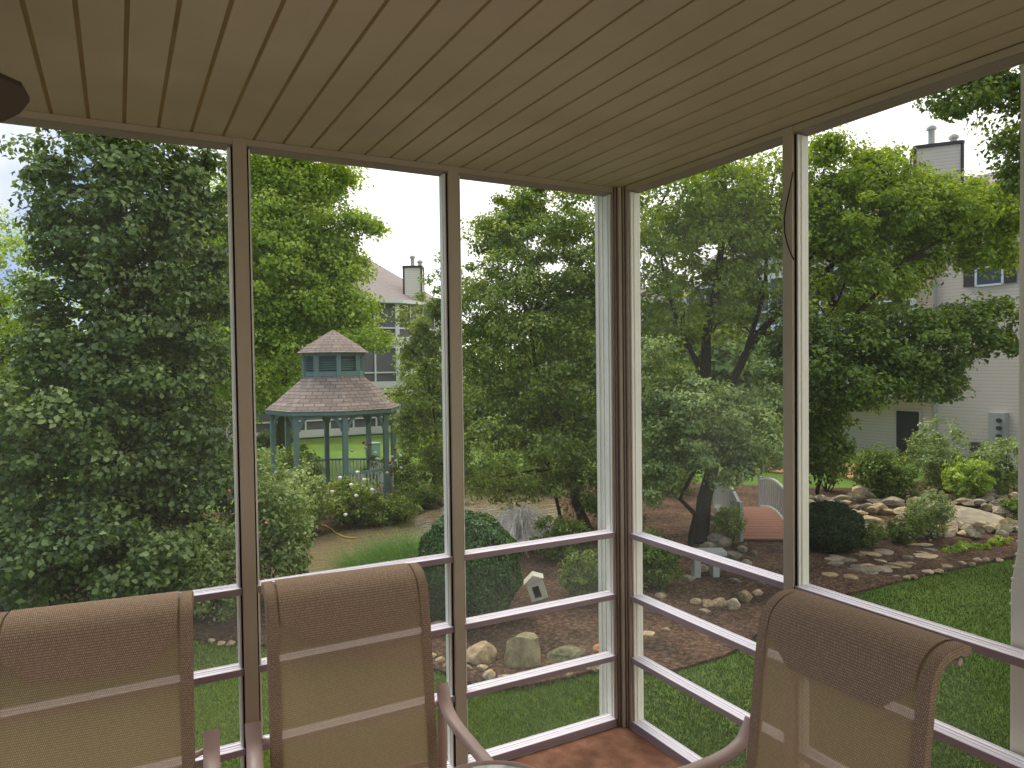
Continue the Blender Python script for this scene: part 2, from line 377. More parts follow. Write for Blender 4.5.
def tree(name, base, ells, nleaf, lsize, mat, label, cat='tree', group=None, bark='wood_bark', trunk_r=.12, cl_r=.4, nbr=14, trunk_pts=None, limbs=None, per=90, flat=.6, fill=.25, aspect=.62, droop=None):
    t = thing(name, base, label, cat, group)
    P, N, S, cents = blob_leaves(ells, nleaf, cl_r, flat, per, fill)
    leaves_mesh('foliage', P, N, lsize, S, MAT[mat], t, aspect)
    mb = MB(); base = np.array(base)
    top = np.array(ells[0][0])
    if trunk_pts is None: trunk_pts = wobble(base-np.array([0, 0, .1]), top, 6, .03)
    m = len(trunk_pts); mb.tube(trunk_pts, [trunk_r*(1-.7*i/(m-1)) for i in range(m)], 9)
    for pts, r in (limbs or []): mb.tube(pts, [r*(1-.75*i/(len(pts)-1)) for i in range(len(pts))], 7)
    idx = RNG.choice(len(cents), min(nbr, len(cents)), replace=False)
    allp = np.array(trunk_pts + [p for pts, r in (limbs or []) for p in pts])
    for i in idx:
        c = cents[i]; cand = allp[allp[:, 2] < c[2]+.2]
        if len(cand) == 0: cand = allp
        j = np.argmin(np.linalg.norm(cand-c, axis=1)); a = cand[j]
        if np.linalg.norm(a-c) < .15: continue
        rr = trunk_r*.22
        mb.tube(wobble(a, c, 4, .05), [rr, rr*.8, rr*.6, rr*.45, rr*.25], 5)
    mb.build('trunk', MAT[bark], t, smooth=True)
    return t

# ================================================================== THE PORCH
H = 2.44
XA = [-4.012, -3.214, -2.416, -1.6152, -.8174]
YB = [-.9277, -1.8554, -2.783]
X0, Y0 = -4.6, -3.7
HW = .0225
fl = MB().box(X0, .0, Y0, .0, -.02, 0).build('floor', MAT['floor']); struct(fl)
slab = MB().box(X0-.1, .12, Y0-.1, .15, -.3, -.021).build('trim_1', MAT['jamb']); struct(slab)
# ceiling: soffit boards running away from the long window wall, with recessed grooves
cb = MB(); gv = MB(); pitch = .0985; x = -.006; first = -.0
k = 0; edges = [-1.569+pitch*i for i in range(-32, 17)]
for i in range(len(edges)-1):
    a, b = edges[i], edges[i+1]
    if a < X0: continue
    b = min(b, 0)
    cb.box(a+.005, b-.005, Y0, 0, H, H+.012)
ce = cb.build('ceiling', MAT['soffit'], bevel=.002); struct(ce)
gvo = MB().box(X0, .05, Y0, .05, H+.0035, H+.0115).build('groove', MAT['groove'], ce)
roof = MB().box(X0-.1, .13, Y0-.1, .16, H+.021, H+.24).build('trim_2', MAT['jamb']); struct(roof)
# header trims under the ceiling
struct(MB().box(X0, 0, 0, .03, 2.419, H).build('trim_3', MAT['post']))
struct(MB().box(0, .03, Y0, .03, 2.419, H).build('trim_4', MAT['post']))
# corner post with its ridged profile
prof = [(-.042, .004), (-.040, -.004), (-.031, -.006), (-.028, -.013), (-.020, -.013), (-.018, -.022), (-.010, -.024), (-.009, -.036), (-.004, -.040), (-.004, -.053), (.006, -.055), (.06, -.02), (.06, .06), (-.02, .06)]
struct(MB().prism(prof, lambda p: (p[0], p[1], 0), lambda p: (p[0], p[1], H)).build('trim_5', MAT['corner'], bevel=.0025))
struct(MB().box(-.034, .085, .062, .15, -.3, H+.02).build('trim_6', MAT['dspout'], bevel=.004))
mbx = MB()
for yy in (.085, .118): mbx.box(-.038, -.034, yy, yy+.006, -.3, H)
struct(mbx.build('trim_7', MAT['jamb']))
ti = 8
for xa in XA:
    p = struct(MB().box(xa-HW, xa+HW, -.004, .055, 0, H).build('trim_%d' % ti, MAT['post'], bevel=.002)); ti += 1
    MB().box(xa-HW-.006, xa+HW+.006, .008, .05, 0, 2.412).build('gasket', MAT['gasket'], p)
for yb in YB:
    p = struct(MB().box(-.004, .055, yb-HW*.9, yb+HW*.9, 0, H).build('trim_%d' % ti, MAT['post'], bevel=.002)); ti += 1
    MB().box(.008, .05, yb-HW*.9-.006, yb+HW*.9+.006, 0, 2.412).build('gasket', MAT['gasket'], p)
cp_ = bpy.data.objects['trim_5']
MB().prism([(-.023, -.010), (-.0235, -.0205), (-.014, -.0285), (-.008, -.024)], lambda p: (p[0], p[1], 0), lambda p: (p[0], p[1], H-.001)).build('ridge', MAT['post'], cp_)
for (a_, b_) in (((-.0395, -.0045), (-.0285, -.0125)), ((-.0045, -.0395), (-.0125, -.0285))):
    MB().box(a_[0]-.002, a_[0]+.002, a_[1]-.003, a_[1]+.001, 0, H-.001).box(b_[0]-.0015, b_[0]+.0015, b_[1]-.002, b_[1]+.002, 0, H-.001).build('groove', MAT['fan'], cp_)
# windows: white frame, rails with shade painted into the front and white stepped top, screens
RZ = [.889, .6067, .3252, .034]
def window(n, a, b, axis, hazy=False, hazy_low=False):
    """axis 'A': spans x in [a,b] on y=0 wall; 'B': spans y in [a,b] on x=0 wall"""
    def mp(u, d, z): return (u, d, z) if axis == 'A' else (d, u, z)
    root = thing('window_%d' % n, mp((a+b)/2, .03, 0), None, None); root['kind'] = 'structure'
    def ex(poly, u0, u1): # poly in (d,z)
        m = MB(); m.prism(poly, lambda p: mp(u0, p[0], p[1]), lambda p: mp(u1, p[0], p[1])); return m
    fr = MB(); jw = .009
    for u0, u1 in ((a, a+jw), (b-jw, b)):
        q0 = mp(u0, .012, .02); q1 = mp(u1, .062, 2.41)
        fr.box(min(q0[0], q1[0]), max(q0[0], q1[0]), min(q0[1], q1[1]), max(q0[1], q1[1]), .02, 2.41)
    for u0, u1 in ((a+jw, a+jw+.003), (b-jw-.003, b-jw)):     # track rib
        q0 = mp(u0, .026, .02); q1 = mp(u1, .032, 2.41)
        fr.box(min(q0[0], q1[0]), max(q0[0], q1[0]), min(q0[1], q1[1]), max(q0[1], q1[1]), .02, 2.41)
    fr.build('window_frame', MAT['jamb'], root)
    ex([(.004, 2.4165), (.004, 2.4185), (.062, 2.4185), (.062, 2.410), (.05, 2.412)], a, b).build('head_rail', MAT['shade_taupe'], root)
    for i, z in enumerate(RZ):
        h = .0235 if i < 3 else .034
        rl = ex([(.002, z-h), (.002, z-.001), (.008, z), (.012, z-.001), (.058, z-.004), (.06, z-h)], a, b).build('rail', MAT['shade_taupe'], root)
        ex([(.003, z-.001), (.005, z+.0005), (.018, z+.001), (.020, z+.003), (.034, z+.001), (.036, z+.004), (.052, z+.0015), (.054, z+.004), (.058, z+.0035), (.062, z-.003), (.010, z-.003)], a, b).build('rail_cap', MAT['white'], rl)
    zs = [2.412]+[z for z in RZ]
    for i in range(4):
        m = MB(); z1 = zs[i]-(.02 if i else 0); z0 = zs[i+1]+.008
        m.quad(mp(a+jw, .044, z0), mp(b-jw, .044, z0), mp(b-jw, .044, z1), mp(a+jw, .044, z1))
        hz = hazy or (hazy_low and i > 0)
        m.build('screen', MAT['screen_hazy' if hz else 'screen'], root)
    return root
ga = HW+.003
allx = [X0]+XA+[-.0395]
wn = 1
for i in range(len(allx)-1):
    a = allx[i]+(ga if i else 0); b = allx[i+1]-(ga if i < len(allx)-2 else 0)
    window(wn, a, b, 'A', hazy_low=True); wn += 1
ally = [-.05]+YB+[Y0]
for i in range(len(ally)-1):
    b = ally[i]-(ga*.9 if i else .004); a = ally[i+1]+(ga*.9 if i < len(ally)-2 else 0)
    window(wn, a, b, 'B', hazy=(i == 0), hazy_low=True); wn += 1
# house wall behind the viewer, with its sliding door, and a low screened side
wb = struct(MB().box(X0-.1, .1, Y0-.1, Y0, 0, H).build('wall_back', MAT['siding']))
dd = struct(MB().box(-3.2, -1.4, Y0, Y0+.03, 0, 2.05).build('door_1', MAT['darkglass']))
MB().box(-3.28, -3.2, Y0, Y0+.05, 0, 2.12).box(-1.4, -1.32, Y0, Y0+.05, 0, 2.12).box(-3.2, -1.4, Y0, Y0+.05, 2.05, 2.12).box(-2.34, -2.26, Y0+.02, Y0+.05, 0, 2.05).build('door_frame', MAT['white_paint'], dd)
MB().box(-2.25, -2.22, Y0+.05, Y0+.08, .95, 1.15).build('handle', MAT['brass'], dd)
for j, yy in enumerate((Y0+.03, -2.5, -1.25, -.03)):
    struct(MB().box(X0-.05, X0, yy-.03, yy+.03, 0, H).build('trim_%d' % ti, MAT['post'])); ti += 1
struct(MB().box(X0-.05, X0, Y0, 0, .84, .9).build('trim_%d' % ti, MAT['white'])); ti += 1

# thin cable bowed on the wall B post
cab = [(-.004, -.9487, hit(793, 170, 0, -.004)[2])]
for (px, py) in [(793, 172), (790, 188), (786.5, 204), (784.3, 218), (784.6, 232), (787, 243), (791, 254), (794, 260)]: cab.append(tuple(hit(px, py, 0, -.012)))
cab = cab[1:]
cpts = []
for i in range(len(cab)-1):
    for j in range(3):
        t_ = j/3; cpts.append(tuple(cab[i][k]*(1-t_)+cab[i+1][k]*t_ for k in range(3)))
cpts.append(cab[-1])
o = MB().tube(cpts, .0022, 6).build('cable', MAT['cable'], smooth=True)
tag(o, 'thin black cable bowed across the beige post right of the room corner', 'cable')

# downspout outside wall B with its offset
ds = MB(); zj1 = hit(1016, 545, 0, .1)[2]; zj0 = hit(1013, 583, 0, .1)[2]
ylo = hit(1013, 650, 0, .1)[1]-.004; yup = hit(1021, 400, 0, .1)[1]-.004
pts = [(.1, ylo-.035, GZ+.1), (.1, ylo-.035, zj0), (.1, yup-.035, zj1), (.1, yup-.035, 2.5)]
def rect_path(m, pts, wy, wx):
    n0 = len(m.v)
    for p in pts:
        for i, j in ((-1, -1), (1, -1), (1, 1), (-1, 1)): m.v.append((p[0]+i*wx/2, p[1]+j*wy/2, p[2]))
    for a in range(len(pts)-1):
        for j in range(4): m.f.append((n0+a*4+j, n0+a*4+(j+1) % 4, n0+a*4+4+(j+1) % 4, n0+a*4+4+j))
    m.f.append((n0+3, n0+2, n0+1, n0)); e = n0+(len(pts)-1)*4; m.f.append((e, e+1, e+2, e+3))
rect_path(ds, pts, .07, .05)
dso = thing('downspout', (.1, ylo-.035, GZ+.1), 'pale downspout outside the right-hand windows with an offset elbow', 'downspout')
ds.build('pipe', MAT['dspout'], dso, bevel=.006)
cr_ = MB()
for k in range(7):
    f_ = k/6; z = zj0-.05+(zj1-zj0+.1)*f_; yy = ylo-.035+(yup-ylo)*min(1, max(0, (z-zj0)/(zj1-zj0)))
    cr_.box(.073, .1265, yy-.0355, yy+.0355, z-.003, z+.003)
cr_.build('elbow_crimp', MAT['dspout'], dso)

# ceiling fan (only a blade tip reaches the picture)
fc = (-2.61, -1.69)
fan = thing('ceiling_fan', (fc[0], fc[1], 2.1), 'dark brown ceiling fan whose blade tip pokes in at the upper left', 'ceiling fan')
MB().lathe([(.001, H), (.07, H), (.065, H-.05), (.02, H-.07), (.014, H-.08), (.014, 2.24), (.05, 2.23), (.1, 2.2), (.11, 2.14), (.09, 2.07), (.05, 2.04), (.001, 2.035)], *fc).build('motor', MAT['brass'], fan, smooth=True)
MB().lathe([(.001, 1.93), (.06, 1.94), (.09, 1.98), (.08, 2.03), (.05, 2.045), (.001, 2.05)], *fc).build('lamp_shade', MAT['white_paint'], fan, smooth=True)
for k in range(5):
    a = math.radians(43.2+72*k); d = Vector((math.cos(a), math.sin(a), 0)); q = Vector((-d.y, d.x, 0)); m = MB()
    outl = [(.17, -.045), (.30, -.052), (.55, -.058), (.625, -.052), (.655, -.03), (.662, 0), (.655, .03), (.625, .052), (.55, .058), (.30, .052), (.17, .045)]
    c0 = Vector((fc[0], fc[1], 2.065))
    m.prism(outl, lambda p: c0+d*p[0]+q*p[1]+Vector((0, 0, -p[1]*.42)), lambda p: c0+d*p[0]+q*p[1]+Vector((0, 0, -p[1]*.42+.007)))
    bl = m.build('blade', MAT['fan'], fan)
    MB().bar(c0+d*.08, c0+d*.24, .03, .008).build('bracket', MAT['brass'], bl)

# ------------------------------------------------------------------ patio chairs
def cat_rom(P, n=5):
    out = []; P = [np.array(p, float) for p in P]; Q = [2*P[0]-P[1]]+P+[2*P[-1]-P[-2]]
    for i in range(1, len(Q)-2):
        for j in range(n):
            t = j/n; a, b, c, d = Q[i-1:i+3]
            out.append(.5*((2*b)+(-a+c)*t+(2*a-5*b+4*c-d)*t*t+(-a+3*b-3*c+d)*t**3))
    out.append(P[-1]); return out
BACK = [(.388, .996), (.372, 1.002), (.348, 1.004), (.316, 1.000), (.289, .988), (.269, .968), (.258, .94), (.252, .905), (.244, .85), (.235, .78), (.22, .65), (.204, .53), (.19, .45), (.16, .405), (.09, .392), (-.05, .412), (-.2, .435), (-.265, .43), (-.30, .395), (-.31, .36)]
BACK = [(y, z+(.007 if z > .9 else .007*max(0, z-.45)/.45)) for y, z in BACK]
SP = cat_rom(BACK, 4)
HWD = .222
def make_chair(label, loc, rz):
    t = thing('patio_chair', loc, label, 'chair', 'sling patio chairs around the table'); t.rotation_euler = (0, 0, rz)
    if '_w' in t: del t['_w']
    # sling sheet with real width-wise subdivision
    m = MB(); n0 = 0; ks = 12
    def sheet(path, hw, sag=.0, off=(0, 0)):
        mm = MB(); 
        for i, p in enumerate(path):
            for j in range(ks+1):
                u = j/ks*2-1; h = hw(i) if callable(hw) else hw
                mm.v.append((u*h, p[0]+off[0], p[1]+off[1]))
        for i in range(len(path)-1):
            for j in range(ks): a = i*(ks+1)+j; mm.f.append((a, a+1, a+ks+2, a+ks+1))
        return mm
    SPO = []
    for i, q in enumerate(SP):
        j = min(i+1, len(SP)-1); k_ = max(i-1, 0); d = SP[j]-SP[k_]; nn = np.array([d[1], -d[0]]); nn /= np.linalg.norm(nn); SPO.append(q + nn*.0125)
    so = sheet(SPO, HWD+.008).build('sling', MAT['sling'], t, smooth=True)
    me = so.data; L = [0]
    for i in range(1, len(SP)): L.append(L[-1]+float(np.linalg.norm(SP[i]-SP[i-1])))
    uv = me.uv_layers[0]
    for lp in me.loops:
        vi = lp.vertex_index; uv.data[lp.index].uv = (me.vertices[vi].co.x, L[vi//(ks+1)])
    # folded-over headrest flap over the sling front, tapering downwards, weaker backlight painted into colour
    fp = [q for q in SP if q[1] > .865 and q[0] < .4][0:]
    npth = []
    for i, q in enumerate(fp):
        j = min(i+1, len(fp)-1); k_ = max(i-1, 0); d = fp[j]-fp[k_]; nn = np.array([d[1], -d[0]]); nn /= np.linalg.norm(nn)
        npth.append(q + nn*.0175)
    nb = len(npth)
    def hw(i):
        z = npth[i][1]
        return HWD-.022 if z > .945 or i < len(npth)//2 else (HWD-.022) - (.945-z)/.075*.075
    fo = sheet(npth, hw).build('headrest_flap', MAT['sling2'], t, smooth=True)
    me = fo.data; uv = me.uv_layers[0]
    for lp in me.loops:
        vi = lp.vertex_index; uv.data[lp.index].uv = (me.vertices[vi].co.x, L[min(vi//(ks+1), len(L)-1)])
    for s in (-1, 1):
        path = [(s*HWD, p[0], p[1]) for p in SP]
        MB().tube(path, .0135, 8, flat=.8, side=(1, 0, 0)).build('side_rail', MAT['frame'], t, smooth=True)
        rb_ = MB()
        for i in range(len(SPO)):
            j = min(i+1, len(SP)-1); k_ = max(i-1, 0); d = SP[j]-SP[k_]; nn = np.array([d[1], -d[0]]); nn /= np.linalg.norm(nn); q0 = SP[i]+nn*.0155; q1 = SP[i]+nn*.0145; q2 = SP[i]-nn*.004
            rb_.v += [(s*(HWD-.016), *q0), (s*(HWD+.004), *q0), (s*(HWD+.0125), *q1), (s*(HWD+.0152), *q2)]
        for i in range(len(SPO)-1):
            for j in range(3):
                a = i*4+j; rb_.f.append((a, a+1, a+5, a+4) if s > 0 else (a, a+4, a+5, a+1))
        rb_.build('sling_sleeve', MAT['sleeve'], t, smooth=True)
        # arm that runs on into the front leg
        ax = s*.277
        arm = cat_rom([(ax, .262, .668), (ax, .250, .645), (ax, .222, .612), (ax+s*.004, .16, .588), (ax+s*.012, .05, .577), (ax+s*.02, -.12, .573), (ax+s*.018, -.22, .563), (ax+s*.01, -.262, .525), (ax, -.275, .44), (ax, -.285, .2), (ax, -.30, .0)], 4)
        MB().tube(arm, .021, 10, flat=.62, side=(1, 0, 0)).build('arm', MAT['frame'], t, smooth=True)
        leg = cat_rom([(ax, .262, .655), (ax, .262, .55), (ax, .27, .4), (ax, .30, .2), (ax, .35, .0)], 3)
        MB().tube(leg, .0155, 8, flat=.8, side=(1, 0, 0)).build('leg', MAT['frame'], t, smooth=True)
        MB().tube([(s*(HWD+.005), .228, .62), (ax, .258, .62)], .008, 6).build('bracket', MAT['frame'], t)
        MB().tube([(s*(HWD+.005), .15, .40), (ax, .27, .40)], .010, 6).build('bracket', MAT['frame'], t)
        MB().tube([(s*(HWD+.005), -.2, .43), (ax, -.276, .42)], .010, 6).build('bracket', MAT['frame'], t)
    for (y, z) in ((.374, .994), (.20, .48), (-.25, .425)):
        MB().tube([(-HWD, y, z-.012), (HWD, y, z-.012)], .009, 8).build('cross_bar', MAT['frame'], t, smooth=True)
    return t
c2 = make_chair('tan sling patio chair in the middle, its back against the left-hand windows', (-1.436, -.822, 0), math.radians(-4))
c1 = copy_tree(c2); c1['label'] = 'tan sling patio chair at the far left, cut off by the photo edge'; c1.location = (-2.106, -.752, 0); c1.rotation_euler.z = math.radians(-7)
c3 = copy_tree(c2); c3['label'] = 'tan sling patio chair at the right, its back toward the right-hand windows'; c3.location = (-.750, -1.494, 0); c3.rotation_euler.z = math.radians(-90)

# table with rounded corners and patterned glass
TX1, TY1, TX0, TY0, TZ = -1.165, -1.115, -2.15, -2.05, .72
def rrect(x0, x1, y0, y1, r, n=8):
    P = []
    for cx, cy2, a0 in ((x1-r, y1-r, 0), (x0+r, y1-r, 90), (x0+r, y0+r, 180), (x1-r, y0+r, 270)):
        for i in range(n+1): a = math.radians(a0+90*i/n); P.append((cx+r*math.cos(a), cy2+r*math.sin(a)))
    return P
tb = thing('patio_table', ((TX0+TX1)/2, (TY0+TY1)/2, 0), 'patio table with patterned glass top and tan rim, only its corner visible', 'table')
MB().prism(rrect(TX0+.012, TX1-.012, TY0+.012, TY1-.012, .135), lambda p: (*p, TZ-.007), lambda p: (*p, TZ-.001)).build('glass_top', MAT['tabletop'], tb)
rp = rrect(TX0+.006, TX1-.006, TY0+.006, TY1-.006, .145); rp = [(*p, TZ-.006) for p in rp]
m = MB(); n = len(rp); kk = 8
for i in range(n):
    a = Vector(rp[i-1]); b = Vector(rp[(i+1) % n]); d = (b-a).normalized(); r_ = Vector((d.y, -d.x, 0))
    for j in range(kk): an = 2*math.pi*j/kk; m.v.append(tuple(Vector(rp[i])+r_*math.cos(an)*.009+Vector((0, 0, 1))*math.sin(an)*.011))
for i in range(n):
    for j in range(kk): m.f.append((i*kk+j, i*kk+(j+1) % kk, ((i+1) % n)*kk+(j+1) % kk, ((i+1) % n)*kk+j))
m.build('rim', MAT['frame'], tb, smooth=True)
for sx in (TX0+.13, TX1-.13):
    for sy_ in (TY0+.13, TY1-.13): MB().tube([(sx, sy_, 0), (sx, sy_, .35), (sx, sy_, TZ-.012)], .016, 10).build('leg', MAT['frame'], tb, smooth=True)

# ================================================================== THE GARDEN
lawn = MB(); g = 24
xs = np.concatenate([np.linspace(-70, -12, 12), np.linspace(-10, 40, 60), np.linspace(44, 130, 12)]); ys = np.concatenate([np.linspace(-40, -4, 8), np.linspace(-2, 40, 50), np.linspace(44, 150, 12)])
nx, ny = len(xs), len(ys)
for yv in ys:
    for xv in xs:
        lawn.v.append((xv, yv, GZ + .02*math.sin(xv*.9)*math.cos(yv*.7)-.03))
for j in range(ny-1):
    for i in range(nx-1): a = j*nx+i; lawn.f.append((a, a+1, a+nx+1, a+nx))
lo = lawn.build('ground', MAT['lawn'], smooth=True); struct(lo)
def smooth_poly(P, n=4):
    Q = [np.array(p, float) for p in P]; out = []; L = len(Q)
    for i in range(L):
        a, b, c, d = Q[i-1], Q[i], Q[(i+1) % L], Q[(i+2) % L]
        for j in range(n):
            t = j/n; out.append(.5*((2*b)+(-a+c)*t+(2*a-5*b+4*c-d)*t*t+(-a+3*b-3*c+d)*t**3))
    return out
def ground_patch(name, pix, mat, z, kind='structure', thick=.05):
    W = smooth_poly([gp(*p)[:2] for p in pix])
    m = MB().prism([tuple(p) for p in W], lambda p: (p[0], p[1], z-thick), lambda p: (p[0], p[1], z))
    o = m.build(name, mat); o['kind'] = kind; return o
bed = [(-60, 652), (100, 645), (210, 641), (330, 655), (430, 669), (490, 690), (560, 680), (612, 668), (650, 674), (700, 664), (745, 645), (800, 600), (850, 594), (905, 580), (960, 568), (1015, 557), (1090, 548),
       (1090, 478), (1000, 476), (930, 480), (870, 488), (800, 488), (700, 484), (620, 482), (540, 486), (450, 484), (410, 492), (370, 512), (300, 514), (200, 512), (80, 520), (-60, 530)]
ground_patch('mulch_bed', bed, MAT['mulch'], GZ+.03)
pond = [(300, 548), (335, 534), (395, 527), (430, 512), (462, 497), (500, 494), (540, 497), (562, 508), (556, 528), (520, 548), (470, 562), (410, 572), (350, 580), (300, 575), (280, 562)]
po = ground_patch('pond', pond, MAT['water'], GZ+.045); po['kind'] = 'stuff'; tag(po, 'shallow brown rippled garden pond between the gazebo and the round bush', 'pond')
for i, pix in enumerate([[(735, 463), (800, 463), (800, 473), (760, 471)], [(830, 467), (885, 466), (890, 482), (845, 478)]]):
    ground_patch('path', pix, MAT['pathm'], GZ+.04+.005*i)

# grass blades on the near lawn (real geometry, uncountable)
def blades(name, P, hgt, width, mat, parent=None, lean=.5, shade=None):
    n = len(P); o = np.array(parent['_w']) if parent is not None else np.zeros(3); P = P-o
    a = RNG.random(n)*2*np.pi; h = hgt*(.5+.7*RNG.random(n)); l = lean*(.3+RNG.random(n)); b = RNG.random(n)*2*np.pi
    D = np.stack([np.cos(b), np.sin(b), np.zeros(n)], 1); S = np.stack([np.cos(a), np.sin(a), np.zeros(n)], 1)*width/2
    v = np.empty((n, 5, 3)); Z = np.array([0, 0, 1.])
    mid = P + Z*h[:, None]*.6 + D*(h*l*.25)[:, None]; tip = P + Z*(h*(1-.25*l))[:, None] + D*(h*l*.8)[:, None]
    v[:, 0] = P-S; v[:, 1] = P+S; v[:, 2] = mid+S*.8; v[:, 3] = mid-S*.8; v[:, 4] = tip
    base = (np.arange(n)*5)[:, None]
    f = np.concatenate([base+np.array([0, 1, 2]), base+np.array([0, 2, 3]), base+np.array([3, 2, 4])], 1).astype(np.int32)
    me = bpy.data.meshes.new(name); me.vertices.add(n*5); me.vertices.foreach_set('co', v.reshape(-1).astype(np.float32))
    me.loops.add(n*9); me.loops.foreach_set('vertex_index', f.reshape(-1)); me.polygons.add(n*3); me.polygons.foreach_set('loop_start', np.arange(n*3, dtype=np.int32)*3); me.update(calc_edges=True)
    at_ = me.attributes.new('shade', 'FLOAT', 'POINT'); sh = np.clip(.45+RNG.normal(size=n)*.2, 0, 1) if shade is None else shade
    at_.data.foreach_set('value', np.repeat(sh, 5).astype(np.float32)); me.materials.append(mat)
    ob = bpy.data.objects.new(name, me); COL.objects.link(ob); ob.parent = parent; return ob
def inpoly(X, Y, poly):
    c = np.zeros(len(X), bool); n = len(poly)
    for i in range(n):
        x1, y1 = poly[i-1]; x2, y2 = poly[i]
        k = ((y1 > Y) != (y2 > Y)) & (X < (x2-x1)*(Y-y1)/((y2-y1)+1e-12)+x1); c ^= k
    return c
BEDW = [tuple(p[:2]) for p in smooth_poly([gp(*p)[:2] for p in bed])]
n = 170000; px = RNG.uniform(150, 1100, n); py = RNG.uniform(540, 790, n)
PP = np.array([gp(a, b, GZ-.02) for a, b in zip(px[:n], py[:n])])
ok = ~inpoly(PP[:, 0], PP[:, 1], BEDW) & (PP[:, 1] > .3) | (PP[:, 0] > .6) & ~inpoly(PP[:, 0], PP[:, 1], BEDW)
PK = PP[ok]; shd = np.clip(.16+RNG.normal(size=len(PK))*.12+.6*np.clip(1-(PK[:, 0]-0)/4.5, 0, 1)+.08*np.sin(PK[:, 0]*1.7)*np.sin(PK[:, 1]*1.3), 0, 1)  # sunlit patch painted into the blade tone toward the left
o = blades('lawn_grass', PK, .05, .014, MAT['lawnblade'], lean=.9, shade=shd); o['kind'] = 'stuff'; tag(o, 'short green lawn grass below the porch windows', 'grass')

# rocks
def rock_mesh(seed, block=False):
    import bmesh
    r = np.random.default_rng(seed); bm = bmesh.new(); bmesh.ops.create_icosphere(bm, subdivisions=3, radius=1)
    if block: planes = [(np.array(q, float)/np.linalg.norm(q), .62) for q in ((1, .05, .1), (-1, .1, .05), (.1, 1, 0), (0, -1, .12), (.12, 0, 1), (-.5, .2, 1), (0, 0, -1), (.9, -.9, .3))]
    else: planes = [(v/np.linalg.norm(v), .5+.3*r.random()) for v in r.normal(size=(12, 3))]
    ph = r.random(3)*6
    for v in bm.verts:
        p = np.array(v.co)
        for nrm, d in planes:
            e = p@nrm-d
            if e > 0: p = p-nrm*e*.96
        p = p*(1+.05*math.sin(p[0]*5+ph[0])*math.sin(p[1]*6+ph[1])+.03*math.sin(p[2]*9+ph[2]))
        v.co = p
    me = bpy.data.meshes.new('rock'); bm.to_mesh(me); bm.free(); me.polygons.foreach_set('use_smooth', [True]*len(me.polygons)); me.set_sharp_from_angle(angle=.5); return me
ROCKS = {}
for mt in ('rock_tan', 'rock_grey', 'rock_moss', 'rock_orange'):
    ROCKS[mt] = []
    for s in range(5):
        me = rock_mesh(s+11); me.materials.append(MAT[mt]); ROCKS[mt].append(me)
BLOCK = rock_mesh(77, block=True); BLOCK.materials.append(MAT['rock_moss'])
def rock(px, py, w, h, mt, label, group, cat='rock', z=GZ+.02, lift=.32):
    """centre-bottom pixel of the stone on the ground, width and height in the photograph's pixels"""
    p = gp(px, py, z); d = depth_of(p); k = d/F; o = bpy.data.objects.new('rock', random.choice(ROCKS[mt])); COL.objects.link(o)
    o.scale = (w*k*.58, w*k*.5*random.uniform(.7, 1), max(h*k*.62, .05)); o.location = (p[0], p[1]+w*k*.3, z+max(h*k*.62, .05)*lift); o.rotation_euler = (random.uniform(-.12, .12), random.uniform(-.12, .12), random.uniform(-.4, .4)-.5)
    return tag(o, label, cat, group)
rock(487, 663, 36, 24, 'rock_tan', 'large rounded tan boulder at the lawn edge, left of the upright stone', None)
rk = rock(529, 668, 40, 46, 'rock_moss', 'big upright blocky stone with mossy top beside the round bush', None)
rk.data = BLOCK; rk.scale.z *= 1.15; rk.scale.x *= 1.15; rk.rotation_euler = (0, .05, -.45)
rock(527, 666, 30, 16, 'rock_tan', 'tan lower block leaning on the big upright mossy stone', None)
rock(577, 662, 50, 16, 'rock_moss', 'flat mossy slab stone right of the upright block', None)
rock(612, 652, 30, 11, 'rock_orange', 'small orange stone by the white corner post', None)
rock(445, 632, 26, 12, 'rock_tan', 'low tan stone at the foot of the round bush', None)
for (x, y, w, h) in [(470, 671, 10, 7), (484, 671, 12, 7), (492, 680, 13, 13), (509, 682, 18, 8), (533, 681, 24, 7), (556, 674, 14, 8), (434, 658, 8, 6), (442, 662, 10, 6), (449, 668, 9, 7), (570, 676, 14, 6), (596, 671, 14, 6)]:
    rock(x, y, w, h, 'rock_tan', 'small tan edging stone along the lawn in front of the round bush', 'small edging stones before the round bush')
for (x, y, w, h) in [(212, 643, 8, 5), (221, 645, 9, 5), (231, 645, 9, 6), (241, 648, 9, 5)]:
    rock(x, y, w, h, 'rock_tan', 'small tan edging stone right of the leftmost chair', 'small edging stones by the left chair')
for (x, y, w, h) in [(712, 520, 16, 10), (716, 532, 22, 12), (726, 546, 34, 15), (712, 550, 20, 10), (737, 560, 20, 10), (750, 566, 14, 8), (729, 572, 22, 9), (705, 572, 18, 9), (714, 560, 16, 9), (745, 552, 12, 8), (700, 560, 14, 8), (756, 556, 11, 7), (692, 582, 16, 8), (763, 586, 10, 6), (738, 583, 13, 6)]:
    rock(x, y, w, h, 'rock_grey', 'grey stone of the pile beside the wooden footbridge', 'stones piled beside the footbridge')
for (x, y, w, h) in [(700, 604, 15, 7), (712, 607, 16, 9), (724, 607, 16, 11), (737, 610, 15, 14), (749, 603, 15, 15), (707, 614, 12, 6), (760, 596, 12, 8), (650, 636, 14, 5), (668, 632, 10, 4), (664, 598, 14, 6)]:
    rock(x, y, w, h, 'rock_tan', 'low stone of the broken row left of the right-hand chair', 'stone row in the bed left of the right chair')
